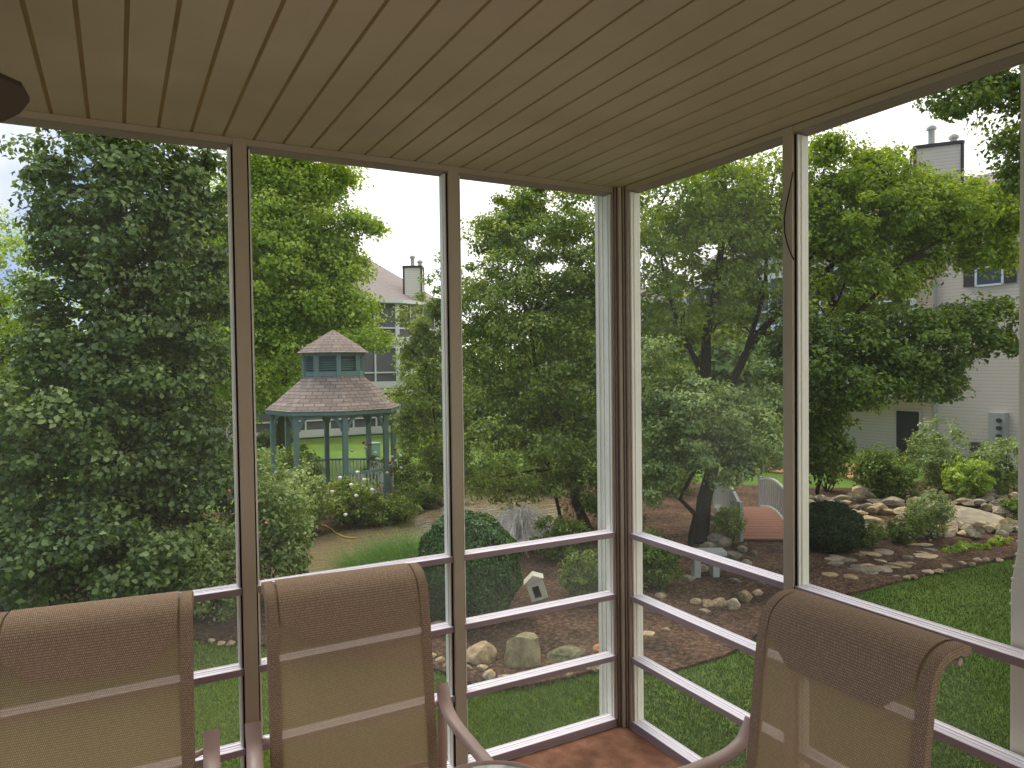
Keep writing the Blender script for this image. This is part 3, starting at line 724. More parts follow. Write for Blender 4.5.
# stacked stone retaining wall at the right
for i in range(46):
    x = 858+i*3.7+random.uniform(-3, 3); y = 536+random.uniform(-7, 5)-(x-858)*.02
    rock(x, y, random.uniform(10, 20), random.uniform(6, 11), random.choice(['rock_grey', 'rock_tan', 'rock_moss']), 'weathered fieldstone in the loose wall across the right-hand garden', 'fieldstones of the right garden wall', z=GZ+random.uniform(.0, .15))
for i in range(34):
    x = 800+i*6.6+random.uniform(-3, 3); y = 500+random.uniform(-5, 4)
    rock(x, y, random.uniform(10, 20), random.uniform(6, 11), random.choice(['rock_grey', 'rock_grey', 'rock_moss']), 'weathered fieldstone in the loose wall across the right-hand garden', 'fieldstones of the right garden wall', z=GZ+random.uniform(.0, .15))
for i in range(54):
    x = 800+i*4.1+random.uniform(-2, 2); y = 508+random.uniform(-6, 12)-(6 if x > 960 else 0)
    rock(x, y, random.uniform(11, 24), random.uniform(5, 10), random.choice(['rock_grey', 'rock_grey', 'rock_tan']), 'weathered fieldstone in the loose wall across the right-hand garden', 'fieldstones of the right garden wall', z=GZ+random.uniform(.0, .25))
for (x, y, w, h, m_, lb) in [(985, 522, 66, 15, 'rock_grey', 'long flat grey boulder capping the garden wall at the far right'), (868, 500, 24, 18, 'rock_tan', 'upright tan stone on the wall above the dark globe bush'), (878, 528, 34, 14, 'rock_tan', 'flat tan slab in the wall just right of the globe bush'), (945, 512, 28, 14, 'rock_grey', 'pale grey boulder behind the silvery shrub'), (950, 532, 26, 14, 'rock_tan', 'tan boulder right beside the silvery shrub'), (1000, 498, 26, 12, 'rock_grey', 'grey stone behind the long flat boulder'), (800, 518, 26, 16, 'rock_grey', 'pale stone tucked left behind the globe bush')]:
    rock(x, y, w, h, m_, lb, None, z=GZ+.08)
for i in range(26):
    x = 835+i*4.0+random.uniform(-6, 6); y = 585-(x-835)*.19-random.uniform(2, 26)
    rock(x, y, random.uniform(12, 26), 3, random.choice(['rock_tan', 'rock_grey']), 'flat stepping stone in the brown mulch right of the globe bush', 'flat stones in the mulch strip', lift=.1)
for i in range(11):
    x = 900+i*10.2+random.uniform(-4, 4); y = 579-(x-905)*.205+random.uniform(-3, 2)
    rock(x, y, random.uniform(7, 12), 4, 'rock_tan', 'small pale edging stone along the right-hand lawn', 'edging stones along the right lawn')
for i in range(22):
    x = 300+i*12; y = 524-(x-300)*.11+random.uniform(-2, 2)
    if x > 470: break
    rock(x, y, random.uniform(9, 16), random.uniform(5, 9), 'rock_moss', 'grey bank stone along the far edge of the pond', 'stones on the far pond bank')

# garden ornament: pale tilted box with dark opening
ob = gp(536, 606); og = thing('garden_ornament', ob, 'pale tilted box-shaped garden ornament with dark opening behind the upright stone', 'ornament')
kx = depth_of(ob)/F; ex = Vector(R0).normalized(); tz = Vector((0, 0, 1)); a = math.radians(18)
uu = (ex*math.cos(a)+tz*math.sin(a)); vv = (tz*math.cos(a)-ex*math.sin(a)); dd_ = Vector((FW[0], FW[1], 0)).normalized(); c0 = Vector(ob)+Vector((0, 0, .30))+ex*.02
def ornb(u0, u1, v0, v1, d0, d1):
    m = MB(); n = 0
    m.v = [tuple(c0+uu*u+vv*v+dd_*d) for d in (d0, d1) for u, v in ((u0, v0), (u1, v0), (u1, v1), (u0, v1))]
    m.f = [(0, 1, 2, 3), (7, 6, 5, 4), (0, 4, 5, 1), (1, 5, 6, 2), (2, 6, 7, 3), (3, 7, 4, 0)]; return m
for q in ((-.15, -.075, -.16, .2), (.055, .15, -.16, .2), (-.075, .055, .1, .2), (-.075, .055, -.16, -.12)):
    mq = ornb(q[0], q[1], q[2], q[3], -.12, .12); mq.build('wall_panel', MAT['ornament'], og)
ornb(-.075, .055, -.12, .1, -.05, .1).build('opening', MAT['void'], og)
ornb(-.06, .14, -.3, -.16, -.08, .08).build('base', MAT['rock_grey'], og)
mm = MB(); 
mm.v = [tuple(c0+uu*u+vv*v+dd_*d) for d in (-.15, .15) for u, v in ((-.19, .2), (.19, .2), (.02, .31))]; mm.f = [(0, 1, 2), (5, 4, 3), (0, 3, 4, 1), (1, 4, 5, 2), (2, 5, 3, 0)]
mm.build('roof', MAT['ornament'], og)
# stone bench
b0 = gp(697, 577); bb = thing('stone_bench', b0, 'pale stone bench with slab seat at the foot of the dark trunk', 'bench')
k = depth_of(b0)/F; ex = Vector(R0); p0 = Vector(b0)
def hbox(p, u, w, d, z0, z1):
    m = MB(); e2 = Vector((-u.y, u.x, 0)); m.v = [tuple(p+u*a+e2*b+Vector((0, 0, z))) for z in (z0, z1) for a, b in ((-w/2, -d/2), (w/2, -d/2), (w/2, d/2), (-w/2, d/2))]
    m.f = [(0, 3, 2, 1), (4, 5, 6, 7), (0, 1, 5, 4), (1, 2, 6, 5), (2, 3, 7, 6), (3, 0, 4, 7)]; return m
hbox(p0+ex*.15, ex, .85, .35, .46, .56).build('seat', MAT['meter'], bb, bevel=.02)
for s in (-.02, .36): hbox(p0+ex*s, ex, .13, .28, 0, .46).build('leg', MAT['meter'], bb)

# footbridge
bA, bB = gp(768, 543), gp(738, 510); bA = Vector(bA); bB = Vector(bB)+Vector((0, 0, 0)); dv = (bB-bA); dv.z = 0; LB = dv.length; dv.normalize(); sv = Vector((dv.y, -dv.x, 0))
br = thing('footbridge', bA, 'red-brown plank footbridge with pale baluster railings', 'bridge')
WB = .62
def bz(t): return .10+.26*math.sin(math.pi*t)
pk = MB(); npk = 22
for i in range(npk):
    t0, t1 = i/npk, (i+.93)/npk
    a = bA+dv*LB*t0; b = bA+dv*LB*t1; n0 = len(pk.v)
    for zz in (-.04, 0):
        for q, s, t in ((a, -1, t0), (a, 1, t0), (b, 1, t1), (b, -1, t1)): pk.v.append(tuple(q+sv*s*WB+Vector((0, 0, bz(t)+zz))))
    pk.f += [tuple(n0+i_ for i_ in q) for q in ((0, 3, 2, 1), (4, 5, 6, 7), (0, 1, 5, 4), (1, 2, 6, 5), (2, 3, 7, 6), (3, 0, 4, 7))]
pk.build('deck', MAT['deck'], br)
for s in (-1, 1):
    top = []; bot = []
    for i in range(11): t = i/10; p = bA+dv*LB*t+sv*s*(WB+.03); top.append(p+Vector((0, 0, bz(t)+.82))); bot.append(p+Vector((0, 0, bz(t)-.05)))
    m = MB()
    for i in range(10): m.bar(top[i], top[i+1], .07, .05); m.bar(bot[i], bot[i+1], .06, .2)
    rl = m.build('railing', MAT['grey_paint'], br)
    bm_ = MB()
    for i in range(17): t = (i+.5)/17; p = bA+dv*LB*t+sv*s*(WB+.03); bm_.box(p.x-.014, p.x+.014, p.y-.014, p.y+.014, p.z+bz(t), p.z+bz(t)+.8)
    bm_.build('balusters', MAT['grey_paint'], rl)
    for t in (0, 1):
        p = bA+dv*LB*t+sv*s*(WB+.03); MB().box(p.x-.05, p.x+.05, p.y-.05, p.y+.05, p.z-.05, p.z+1.0).build('post', MAT['grey_paint'], br)

# ------------------------------------------------------------------ gazebo
gc = at(336, 480, 24.0); gx, gy = gc[0], gc[1]; k24 = 24/F
z_eave = at(334, 411, 22.2)[2]; z_cup = at(334, 375, 23.2)[2]; z_cupt = at(334, 352, 23.2)[2]; z_apex = at(333, 330, 24)[2]
RE, RP, RC, RC2 = 62*k24*1.07, 59*k24, 27*k24*1.03, 34*k24*1.05
gz = thing('gazebo', (gx, gy, GZ), 'teal octagonal garden gazebo with brown shingled two-tier roof and louvred cupola', 'gazebo')
ph0 = math.radians(22.5+61.4-90)
def ring(r, z, n=8, ph=ph0): return [(gx+r*math.cos(ph+2*math.pi*i/n), gy+r*math.sin(ph+2*math.pi*i/n), z) for i in range(n)]
def cone(r0, z0, r1, z1, mat, name, flare=None):
    m = MB(); rings = [ring(r0, z0)]
    if flare: rings.append(ring(*flare))
    rings.append(ring(max(r1, .001), z1))
    for A, B in zip(rings[:-1], rings[1:]):
        for i in range(8): m.quad(A[i], A[(i+1) % 8], B[(i+1) % 8], B[i])
    A = rings[0]
    m.quad(*[(p[0], p[1], p[2]+.01) for p in reversed(A)])
    return m.build(name, mat, gz)
cone(RE, z_eave, RC*.98, z_cup, MAT['shingle'], 'roof', flare=(RE*.72+RC*.28, z_eave+(z_cup-z_eave)*.25))
m = MB(); A = ring(RE*.985, z_eave-.12); B = ring(RE*.985, z_eave)
for i in range(8): m.quad(A[i], A[(i+1) % 8], B[(i+1) % 8], B[i])
m.build('fascia', MAT['teal'], gz)
m = MB(); A = ring(RC*.9, z_cup-.1); B = ring(RC*.9, z_cupt)
for i in range(8): m.quad(A[i], A[(i+1) % 8], B[(i+1) % 8], B[i])
cu = m.build('cupola', MAT['greyscreen'], gz)
cn = [Vector((*p[:2], 0)) for p in ring(RC, 0)]
fr = MB(); lv = MB()
for i in range(8):
    a, b = cn[i], cn[(i+1) % 8]; fr.bar((a.x, a.y, z_cup-.1), (a.x, a.y, z_cupt), .14, .14)
    for z in (z_cup+.04, z_cupt-.05): fr.bar((a.x, a.y, z), (b.x, b.y, z), .1, .16)
    for j in range(6):
        z = z_cup+.17+j*(z_cupt-z_cup-.3)/6; a2 = a*.97+b*.03; b2 = b*.97+a*.03
        lv.quad((a2.x, a2.y, z), (b2.x, b2.y, z), tuple((b2+(Vector((gx, gy, 0))-b2)*.08)[:2])+(z+.05,), tuple((a2+(Vector((gx, gy, 0))-a2)*.08)[:2])+(z+.05,))
fr.build('cupola_frame', MAT['teal'], cu); lv.build('louvre', MAT['teal'], cu)
cone(RC2, z_cupt-.02, .02, z_apex, MAT['shingle'], 'cupola_roof', flare=(RC2*.72, z_cupt+(z_apex-z_cupt)*.3))
MB().prism([(p[0], p[1]) for p in ring(RP+.15, 0)], lambda p: (*p, GZ-.02), lambda p: (*p, GZ+.2)).build('platform', MAT['deck'], gz)
pr = [Vector((p[0], p[1], 0)) for p in ring(RP, 0)]
for i in range(8):
    a = pr[i]; MB().box(a.x-.075, a.x+.075, a.y-.075, a.y+.075, GZ+.15, z_eave).build('post', MAT['teal'], gz)
    b = pr[(i+1) % 8]; up_ = Vector((0, 0, 1)); m = MB()
    for s, e in ((a, b), (b, a)):
        dr = (e-s).normalized(); pts = []
        for q in range(6): an = math.pi/2*q/5; pts.append(s+dr*(.1+.5*(1-math.cos(an)))+up_*(z_eave-.62+.5*math.sin(an)))
        for q in range(5): m.bar(pts[q], pts[q+1], .05, .1)
    m.bar(a+up_*(z_eave-.1), b+up_*(z_eave-.1), .06, .14)
    m.build('bracket', MAT['teal'], gz)
    if i in (5,): continue
    rm = MB(); rm.bar(a+up_*(GZ+1.1), b+up_*(GZ+1.1), .07, .07); rm.bar(a+up_*(GZ+.32), b+up_*(GZ+.32), .05, .06)
    rr = rm.build('railing', MAT['paleteal'], gz); bmb = MB()
    for j in range(12): p = a+(b-a)*((j+.5)/12); bmb.box(p.x-.018, p.x+.018, p.y-.018, p.y+.018, GZ+.32, GZ+1.08)
    bmb.build('balusters', MAT['white_paint'], rr)

# ------------------------------------------------------------------ houses
def up3(p, z): return (float(p[0]), float(p[1]), float(z))
def facade(root, a, b, zs, nb, mats=('white_paint', 'greyscreen'), off=.12, name='screened_porch'):
    """stack of screened bays on wall a->b; zs list of (z0,z1)"""
    a = Vector((a[0], a[1], 0)); b = Vector((b[0], b[1], 0)); d = (b-a).normalized(); nrm = Vector((d.y, -d.x, 0))
    for (z0, z1) in zs:
        m = MB(); A = a+nrm*off; B = b+nrm*off
        m.bar(up3(A, z0+.15), up3(B, z0+.15), .14, .45); m.bar(up3(A, z1), up3(B, z1), .14, .22)
        for i in range(nb+1):
            p = A+(B-A)*(i/nb); w = .22 if i in (0, nb) else .1; m.bar(up3(p, z0), up3(p, z1), w, .12)
        m.bar(up3(A, z0+.95), up3(B, z0+.95), .09, .09)
        f = m.build(name, MAT[mats[0]], root)
        p0 = a+nrm*(off-.06); p1 = b+nrm*(off-.06)
        MB().quad(up3(p0, z0), up3(p1, z0), up3(p1, z1), up3(p0, z1)).build('screen_pane', MAT[mats[1]], f)
def wall_window(root, p, d, w, z0, z1, shutters=False):
    d = Vector((*d[:2], 0)).normalized(); nrm = Vector((d.y, -d.x, 0)); p = Vector((p[0], p[1], 0)); a = p-d*w/2+nrm*.05; b = p+d*w/2+nrm*.05
    m = MB(); m.bar(up3(a, z0), up3(a, z1), .08, .08); m.bar(up3(b, z0), up3(b, z1), .08, .08); m.bar(up3(a, z0), up3(b, z0), .08, .08); m.bar(up3(a, z1), up3(b, z1), .08, .08); m.bar(up3(a, (z0+z1)/2), up3(b, (z0+z1)/2), .05, .05)
    f = m.build('window', MAT['white_paint'], root)
    MB().quad(up3(a, z0), up3(b, z0), up3(b, z1), up3(a, z1)).build('pane', MAT['darkglass'], f)
    if shutters:
        for s in (-1, 1):
            q = p+d*s*(w/2+.28)+nrm*.06; m = MB(); m.bar(up3(q, z0), up3(q, z1), .42, .05) if False else m.quad(up3(q-d*.22, z0), up3(q+d*.22, z0), up3(q+d*.22, z1), up3(q-d*.22, z1)); m.build('shutter', MAT['meterdark'], root)
def poly_house(name, loc, foot, z0, z1, ridge, zr, label, wallmat, eave=.6, roofmat='roof_far'):
    """footprint polygon (ccw) with hipped roof to a ridge line"""
    t = thing(name, loc, label, 'building'); n = len(foot)
    m = MB()
    for i in range(n): a, b = foot[i], foot[(i+1) % n]; m.quad(up3(a, z0), up3(b, z0), up3(b, z1), up3(a, z1))
    m.build('wall', MAT[wallmat], t)
    c = np.mean(np.array(foot), 0); E = []
    for p in foot: d = np.array(p)-c; E.append(np.array(p)+d/np.linalg.norm(d)*eave)
    r0, r1 = np.array(ridge[0]), np.array(ridge[1]); rm = MB()
    def prj(p):
        v = r1-r0; tt = np.clip(((p-r0)@v)/(v@v), 0, 1); return r0+v*round(float(tt)) if tt in (0, 1) else r0+v*tt
    T = [prj(p) for p in E]
    for i in range(n):
        a, b = E[i], E[(i+1) % n]; ta, tb_ = T[i], T[(i+1) % n]
        if np.linalg.norm(ta-tb_) < .05: rm.quad(up3(a, z1), up3(b, z1), up3(ta, zr))
        else: rm.quad(up3(a, z1), up3(b, z1), up3(tb_, zr), up3(ta, zr))
    rm.build('roof', MAT[roofmat], t)
    m = MB()
    for i in range(n): m.bar(up3(E[i], z1-.08), up3(E[(i+1) % n], z1-.08), .1, .22)
    m.build('gutter', MAT['white_paint'], t)
    return t
def chimney(root, p, w, z0, z1, mat, pipes, ph=.7, u=(1, 0)):
    u = Vector((*u, 0)).normalized(); q = Vector((-u.y, u.x, 0)); p = Vector((p[0], p[1], 0)); m = MB()
    m.v = [up3(p+u*a*w/2+q*b*w/2, z) for z in (z0, z1) for a, b in ((-1, -1), (1, -1), (1, 1), (-1, 1))]; m.f = [(0, 3, 2, 1), (4, 5, 6, 7), (0, 1, 5, 4), (1, 2, 6, 5), (2, 3, 7, 6), (3, 0, 4, 7)]
    c = m.build('chimney', MAT[mat], root)
    m = MB()
    for a, b in ((-1, -1), (1, -1), (1, 1), (-1, 1)): e = p+u*a*w/2+q*b*w/2; m.bar(up3(e, z0), up3(e, z1), .1, .1)
    for a, b in (((-1, -1), (1, -1)), ((1, -1), (1, 1)), ((1, 1), (-1, 1)), ((-1, 1), (-1, -1))): m.bar(up3(p+u*a[0]*w/2+q*a[1]*w/2, z1), up3(p+u*b[0]*w/2+q*b[1]*w/2, z1), .16, .14)
    m.build('corner_trim', MAT['meterdark'], c)
    for s, hh in pipes:
        e = p+u*s*w/2; MB().lathe([(.13, z1), (.13, z1+ph*hh), (.2, z1+ph*hh), (.2, z1+ph*hh+.1), (.08, z1+ph*hh+.2)], e.x, e.y, 12).build('flue', MAT['meter'], c, smooth=True)
# far house behind the gazebo
K = gp(398, 433); ze = at(398, 301, depth_of(K))[2]; zr = at(365, 257, depth_of(K)+4)[2]
Kx, Ky = K[0], K[1]; e2 = gp(430, 431); 
foot = [(Kx-16, Ky+.0), (Kx, Ky), (Kx+3.3, Ky+1.5), (Kx+6.5, Ky+6), (Kx+6.5, Ky+14), (Kx-16, Ky+14)]
rpk = at(365, 257, depth_of(K)+6)
hM = poly_house('house', (Kx, Ky, GZ), foot, GZ, ze, ((Kx-12, Ky+6.5), (rpk[0], rpk[1])), rpk[2], 'pale far three-storey house with hipped roof and stacked screened porches behind the gazebo', 'siding_pale')
lev = (ze-GZ)/3
facade(hM, (Kx-10.5, Ky), (Kx, Ky), [(GZ+lev*i+.15, GZ+lev*(i+1)-.1) for i in range(3)], 7)
facade(hM, (Kx, Ky), (Kx+3.3, Ky+1.5), [(GZ+lev*i+.15, GZ+lev*(i+1)-.1) for i in range(3)], 3)
ch = at(414, 300, depth_of(K)+1.5); chimney(hM, ch, 18*depth_of(K)/F, ze-.5, at(414, 268, depth_of(K)+1.5)[2], 'siding_pale', [(-.1, 1), (.75, .5)], .65, (R0[0], R0[1]))
for xx in (-14.5, -12.5): 
    for i in range(3): wall_window(hM, (Kx+xx, Ky), (1, 0), 1.1, GZ+lev*i+.8, GZ+lev*i+2.2)

# neighbouring house at the right: plane x = XH
XH = 28.6
yK = hit(937, 440, 0, XH)[1]; zE = hit(1020, 206, 0, XH)[2]
foot = [(XH, yK+14.1), (XH, -8), (XH+12, -8), (XH+12, yK+14.1)]
hR = poly_house('house', (XH, yK, GZ), foot, GZ, zE, ((XH+7, -2), (XH+7, yK+9)), zE+3.2, 'beige sided neighbouring house with porches, door and chimney at the right', 'siding', eave=.7)
zl = [GZ+3.05, GZ+5.95, GZ+8.8]
facade(hR, (XH, yK+14), (XH, yK+.3), [(zl[0], zl[1]-.1), (zl[1]+.05, zl[2]-.1)], 9, off=1.2)
MB().box(XH-1.4, XH, yK+.1, yK+14, zl[0]-.25, zl[0]-.02).build('balcony_slab', MAT['white_paint'], hR)
for yy in (yK+4.2, yK+8.5, yK+13): MB().box(XH-1.35, XH-1.15, yy-.1, yy+.1, GZ, zl[0]-.2).build('porch_post', MAT['white_paint'], hR)
ydr0, ydr1 = hit(920, 435, 0, XH)[1], hit(897, 435, 0, XH)[1]
zd = hit(908, 411, 0, XH)[2]
dr = MB().box(XH-.05, XH+.02, ydr0, ydr1, GZ+.1, zd).build('door', MAT['door'], hR)
MB().box(XH-.08, XH-.04, ydr0-.1, ydr0, GZ+.1, zd+.1).box(XH-.08, XH-.04, ydr1, ydr1+.1, GZ+.1, zd+.1).box(XH-.08, XH-.04, ydr0, ydr1, zd, zd+.1).build('door_frame', MAT['cream'], dr)
MB().box(XH-.1, XH-.05, ydr0+.12, ydr0+.18, GZ+1.0, GZ+1.12).build('handle', MAT['brass'], dr)
MB().tube([(XH-.1, yK+.05, GZ+.1), (XH-.1, yK+.05, zE)], .07, 8).build('downspout', MAT['meter'], hR)
for i, px_ in enumerate((990,)):
    q = hit(px_, 268, 0, XH); z0_ = hit(px_, 285, 0, XH)[2]; z1_ = hit(px_, 249, 0, XH)[2]; wall_window(hR, q, (0, -1), 1.0, z0_, z1_, True)
q = hit(1015, 340, 0, XH)
chp = at(936, 170, 31.5); chimney(hR, chp, 1.75, zE-1, at(936, 147, 31)[2], 'siding', [(-.2, 1), (.75, .45)], .9, (.6, -.8))
# meter cabinet and small box on the siding
a0, a1 = hit(992, 427, 0, XH)[1], hit(1009, 427, 0, XH)[1]; z0_, z1_ = hit(1000, 443, 0, XH)[2], hit(1000, 412, 0, XH)[2]
mc = thing('meter_cabinet', (XH-.3, (a0+a1)/2, z0_), 'grey utility meter cabinet with three dark dials on the beige siding', 'meter cabinet')
MB().box(XH-.3, XH-.01, a1, a0, z0_, z1_).build('cabinet', MAT['meter'], mc, bevel=.02)
for i in range(3):
    z = z0_+(z1_-z0_)*(.25+.25*i); yy = a1+(a0-a1)*.3
    m = MB(); pts = [(XH-.42, yy, z), (XH-.3, yy, z)]; m.tube(pts, .085, 12).build('dial', MAT['meterdark'], mc)
q = hit(978, 447, 0, XH); sb = thing('electric_box', (XH-.15, q[1], q[2]-.2), 'small dark electric box with conduit left of the meter cabinet', 'electric box')
MB().box(XH-.22, XH-.01, q[1]-.22, q[1]+.22, q[2]-.17, q[2]+.2).build('case', MAT['meterdark'], sb, bevel=.02)
MB().tube([(XH-.08, q[1]+.12, q[2]-.17), (XH-.08, q[1]+.12, GZ)], .03, 6).tube([(XH-.08, q[1]-.1, q[2]-.17), (XH-.08, q[1]-.1, GZ)], .025, 6).build('conduit', MAT['meterdark'], sb)
# third house glimpsed between the trees
q = gp(668, 432); qx, qy = q[0], q[1]; 
apx = at(667, 283, depth_of(q)+2); zev = at(667, 302, depth_of(q))[2]
hC = poly_house('house', (qx, qy, GZ), [(qx-7, qy+5), (qx+1, qy-3), (qx+7, qy+3), (qx-1, qy+11)], GZ, zev, ((qx-1, qy+3), (qx+1.5, qy+5.5)), apx[2], 'far house with brown roof glimpsed between the central trees', 'siding_pale')
q2 = Vector((qx-7, qy+5, 0)); q3 = Vector((qx+1, qy-3, 0)); lev = (zev-GZ)/3
facade(hC, q2*.5+q3*.5, q3, [(GZ+lev*i+.15, GZ+lev*(i+1)-.1) for i in range(3)], 4)

# green utility box on the lawn behind the gazebo
u0 = gp(373, 456); ub = thing('utility_box', u0, 'pale green utility box on the lawn behind the gazebo', 'utility box')
hbox(Vector(u0), Vector((1, 0, 0)), .62, .5, 0, .6).build('cabinet', MAT['utility'], ub, bevel=.03); hbox(Vector(u0), Vector((1, 0, 0)), .68, .56, .6, .66).build('lid', MAT['utility'], ub, bevel=.02)
# hose by the pond
hp = [gp(x, y, GZ+.07) for x, y in ((314, 528), (322, 525), (330, 528), (336, 533), (345, 537), (356, 538))]
tag(MB().tube(cat_rom(hp, 4), .018, 6).build('garden_hose', MAT['hose'], smooth=True), 'short yellow hose lying at the pond edge below the gazebo', 'hose')

# ------------------------------------------------------------------ trees
G0 = lambda px, py: gp(px, py)
D = 13.2
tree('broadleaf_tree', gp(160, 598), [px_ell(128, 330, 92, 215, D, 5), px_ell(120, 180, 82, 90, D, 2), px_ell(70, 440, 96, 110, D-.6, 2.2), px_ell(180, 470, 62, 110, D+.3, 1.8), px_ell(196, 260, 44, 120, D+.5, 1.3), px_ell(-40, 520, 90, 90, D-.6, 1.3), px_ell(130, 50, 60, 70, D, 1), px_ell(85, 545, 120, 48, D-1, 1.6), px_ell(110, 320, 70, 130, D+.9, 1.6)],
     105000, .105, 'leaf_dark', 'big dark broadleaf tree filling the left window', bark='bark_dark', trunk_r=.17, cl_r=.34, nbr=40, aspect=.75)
tree('small_tree', gp(-5, 520), [px_ell(10, 330, 62, 105, 24, 3), px_ell(-30, 260, 50, 60, 24, 1), px_ell(20, 440, 60, 60, 24, 1)], 14000, .14, 'leaf_bright', 'light green tree behind the big dark tree at the left edge', cl_r=.6, trunk_r=.14)
D = 33
tree('maple_tree', gp(285, 452), [px_ell(280, 255, 62, 76, D, 4), px_ell(258, 345, 58, 66, D, 2.5), px_ell(330, 310, 42, 26, D, 1.4), px_ell(292, 190, 32, 46, D, 1.3), px_ell(235, 300, 60, 130, D+1, 2.4), px_ell(330, 245, 26, 26, D, .6), px_ell(362, 338, 28, 9, D-1, .35), px_ell(348, 270, 20, 12, D, .3), px_ell(265, 180, 40, 40, D, 1), px_ell(302, 172, 46, 36, D, 1.2), px_ell(346, 178, 12, 9, D, .12), px_ell(372, 226, 12, 6, D, .1), px_ell(356, 216, 16, 9, D, .15)],
     110000, .165, 'leaf_bright', 'tall bright green maple rising behind the gazebo', trunk_r=.3, cl_r=.7, nbr=30, aspect=.8)
# small tree right of the gazebo
D = 20.5
tree('crabapple_tree', gp(432, 498), [px_ell(432, 400, 36, 70, D, 3), px_ell(425, 330, 22, 46, D, 1), px_ell(408, 420, 14, 24, D, .5), px_ell(445, 290, 20, 40, D, .8), px_ell(436, 466, 28, 18, D, .6)], 16000, .10, 'leaf_mid', 'narrow light green tree between the gazebo and the window post', cl_r=.32, trunk_r=.08, nbr=16)
# central tree
D = 19
bt = gp(592, 532)
tree('crabapple_tree', bt, [px_ell(530, 320, 66, 110, D, 5), px_ell(560, 240, 56, 70, D, 2.2), px_ell(520, 440, 78, 62, D-.6, 2.8), px_ell(590, 400, 60, 100, D, 2.5), px_ell(500, 230, 26, 30, D, .7), px_ell(490, 330, 40, 60, D, 1.4), px_ell(600, 300, 50, 100, D+.3, 2), px_ell(520, 200, 26, 20, D, .5), px_ell(600, 480, 40, 34, D, .8)],
     90000, .10, 'leaf_mid', 'dense mid green tree in the centre, left of the corner post', cl_r=.36, trunk_r=.13, nbr=40,
     limbs=[([gp(567, 538), at(560, 515, 19), at(550, 470, 19), at(540, 400, 19)], .07), ([gp(582, 538), at(578, 515, 19), at(572, 470, 19), at(575, 400, 19)], .06)])
# spreading tree behind the right-hand windows
D = 18
b = gp(700, 545)
T0 = [b, at(704, 500, D), at(712, 470, D), at(712, 430, D), at(706, 380, D), at(706, 335, D), at(716, 290, D), at(722, 240, D), at(726, 190, D)]
L1 = [at(712, 440, D), at(727, 393, D), at(745, 355, D), at(760, 332, D), at(783, 308, D), at(803, 292, D), at(835, 262, D), at(868, 246, D), at(893, 228, D), at(930, 205, D)]
L2 = [at(835, 262, D), at(815, 300, D-.4), at(836, 330, D-.7)]
L3 = [at(760, 332, D), at(800, 340, D-.5), at(850, 320, D-.8), at(880, 290, D-.8), at(905, 260, D-.8), at(950, 235, D-.8), at(990, 215, D-.8)]
L4 = [at(706, 380, D), at(680, 330, D), at(665, 280, D), at(655, 220, D)]
L5 = [at(868, 246, D), at(850, 270, D), at(836, 305, D-.2), at(820, 325, D-.3)]
L6 = [at(805, 270, D), at(830, 220, D), at(845, 170, D+.2)]
L7 = [at(745, 355, D), at(765, 290, D), at(768, 220, D), at(775, 170, D)]
tree('spreading_tree', b, [px_ell(700, 215, 66, 62, D, 2.6), px_ell(760, 230, 46, 72, D, 1.5), px_ell(700, 300, 62, 50, D+.4, 1.2), px_ell(850, 215, 62, 42, D, 2.4), px_ell(940, 212, 60, 30, D, 2.1), px_ell(880, 184, 46, 16, D, .8), px_ell(850, 285, 62, 40, D, 1.3), px_ell(1000, 212, 36, 26, D, .8), px_ell(975, 256, 34, 14, D, .45), px_ell(915, 262, 26, 18, D, .4), px_ell(810, 200, 30, 50, D, .8), px_ell(660, 380, 40, 60, D+.5, .9), px_ell(830, 145, 20, 14, D, .25), px_ell(870, 158, 26, 14, D, .3)],
     95000, .115, 'leaf_light', 'large spreading tree with forked trunk behind the right-hand windows', bark='bark_dark', trunk_r=.2, cl_r=.42, nbr=50, trunk_pts=T0,
     limbs=[(L1, .12), (L2, .04), (L3, .08), (L4, .08), (L5, .04), (L6, .05), (L7, .07)], fill=.3)
# shaded lower foliage, a nearer bough of another tree
D = 16.5
tree('shade_tree', gp(822, 500), [px_ell(840, 365, 62, 46, D, 3), px_ell(905, 345, 46, 34, D, 1.8), px_ell(978, 328, 44, 28, D, 1.5), px_ell(820, 430, 36, 44, D+1, 1.6), px_ell(925, 385, 28, 14, D, .6), px_ell(945, 372, 24, 14, D, .5), px_ell(800, 340, 30, 60, D, 1)],
     40000, .11, 'leaf_shade', 'darker low-branched tree in front of the porches of the right-hand house', bark='bark_dark', trunk_r=.07, cl_r=.4, nbr=22)
# lighter bushy tree low in the corner-right window
D = 14.5
tree('crabapple_tree', gp(690, 556), [px_ell(690, 420, 52, 44, D, 3), px_ell(745, 440, 42, 36, D, 1.6), px_ell(655, 400, 32, 60, D, 1.2), px_ell(700, 462, 62, 20, D, 1.2), px_ell(650, 480, 26, 26, D, .6), px_ell(770, 400, 26, 40, D+1, .8)],
     32000, .085, 'leaf_grey', 'pale-leaved bushy tree just right of the corner post', cl_r=.27, trunk_r=.07, nbr=22, flat=.5, bark='bark_dark')
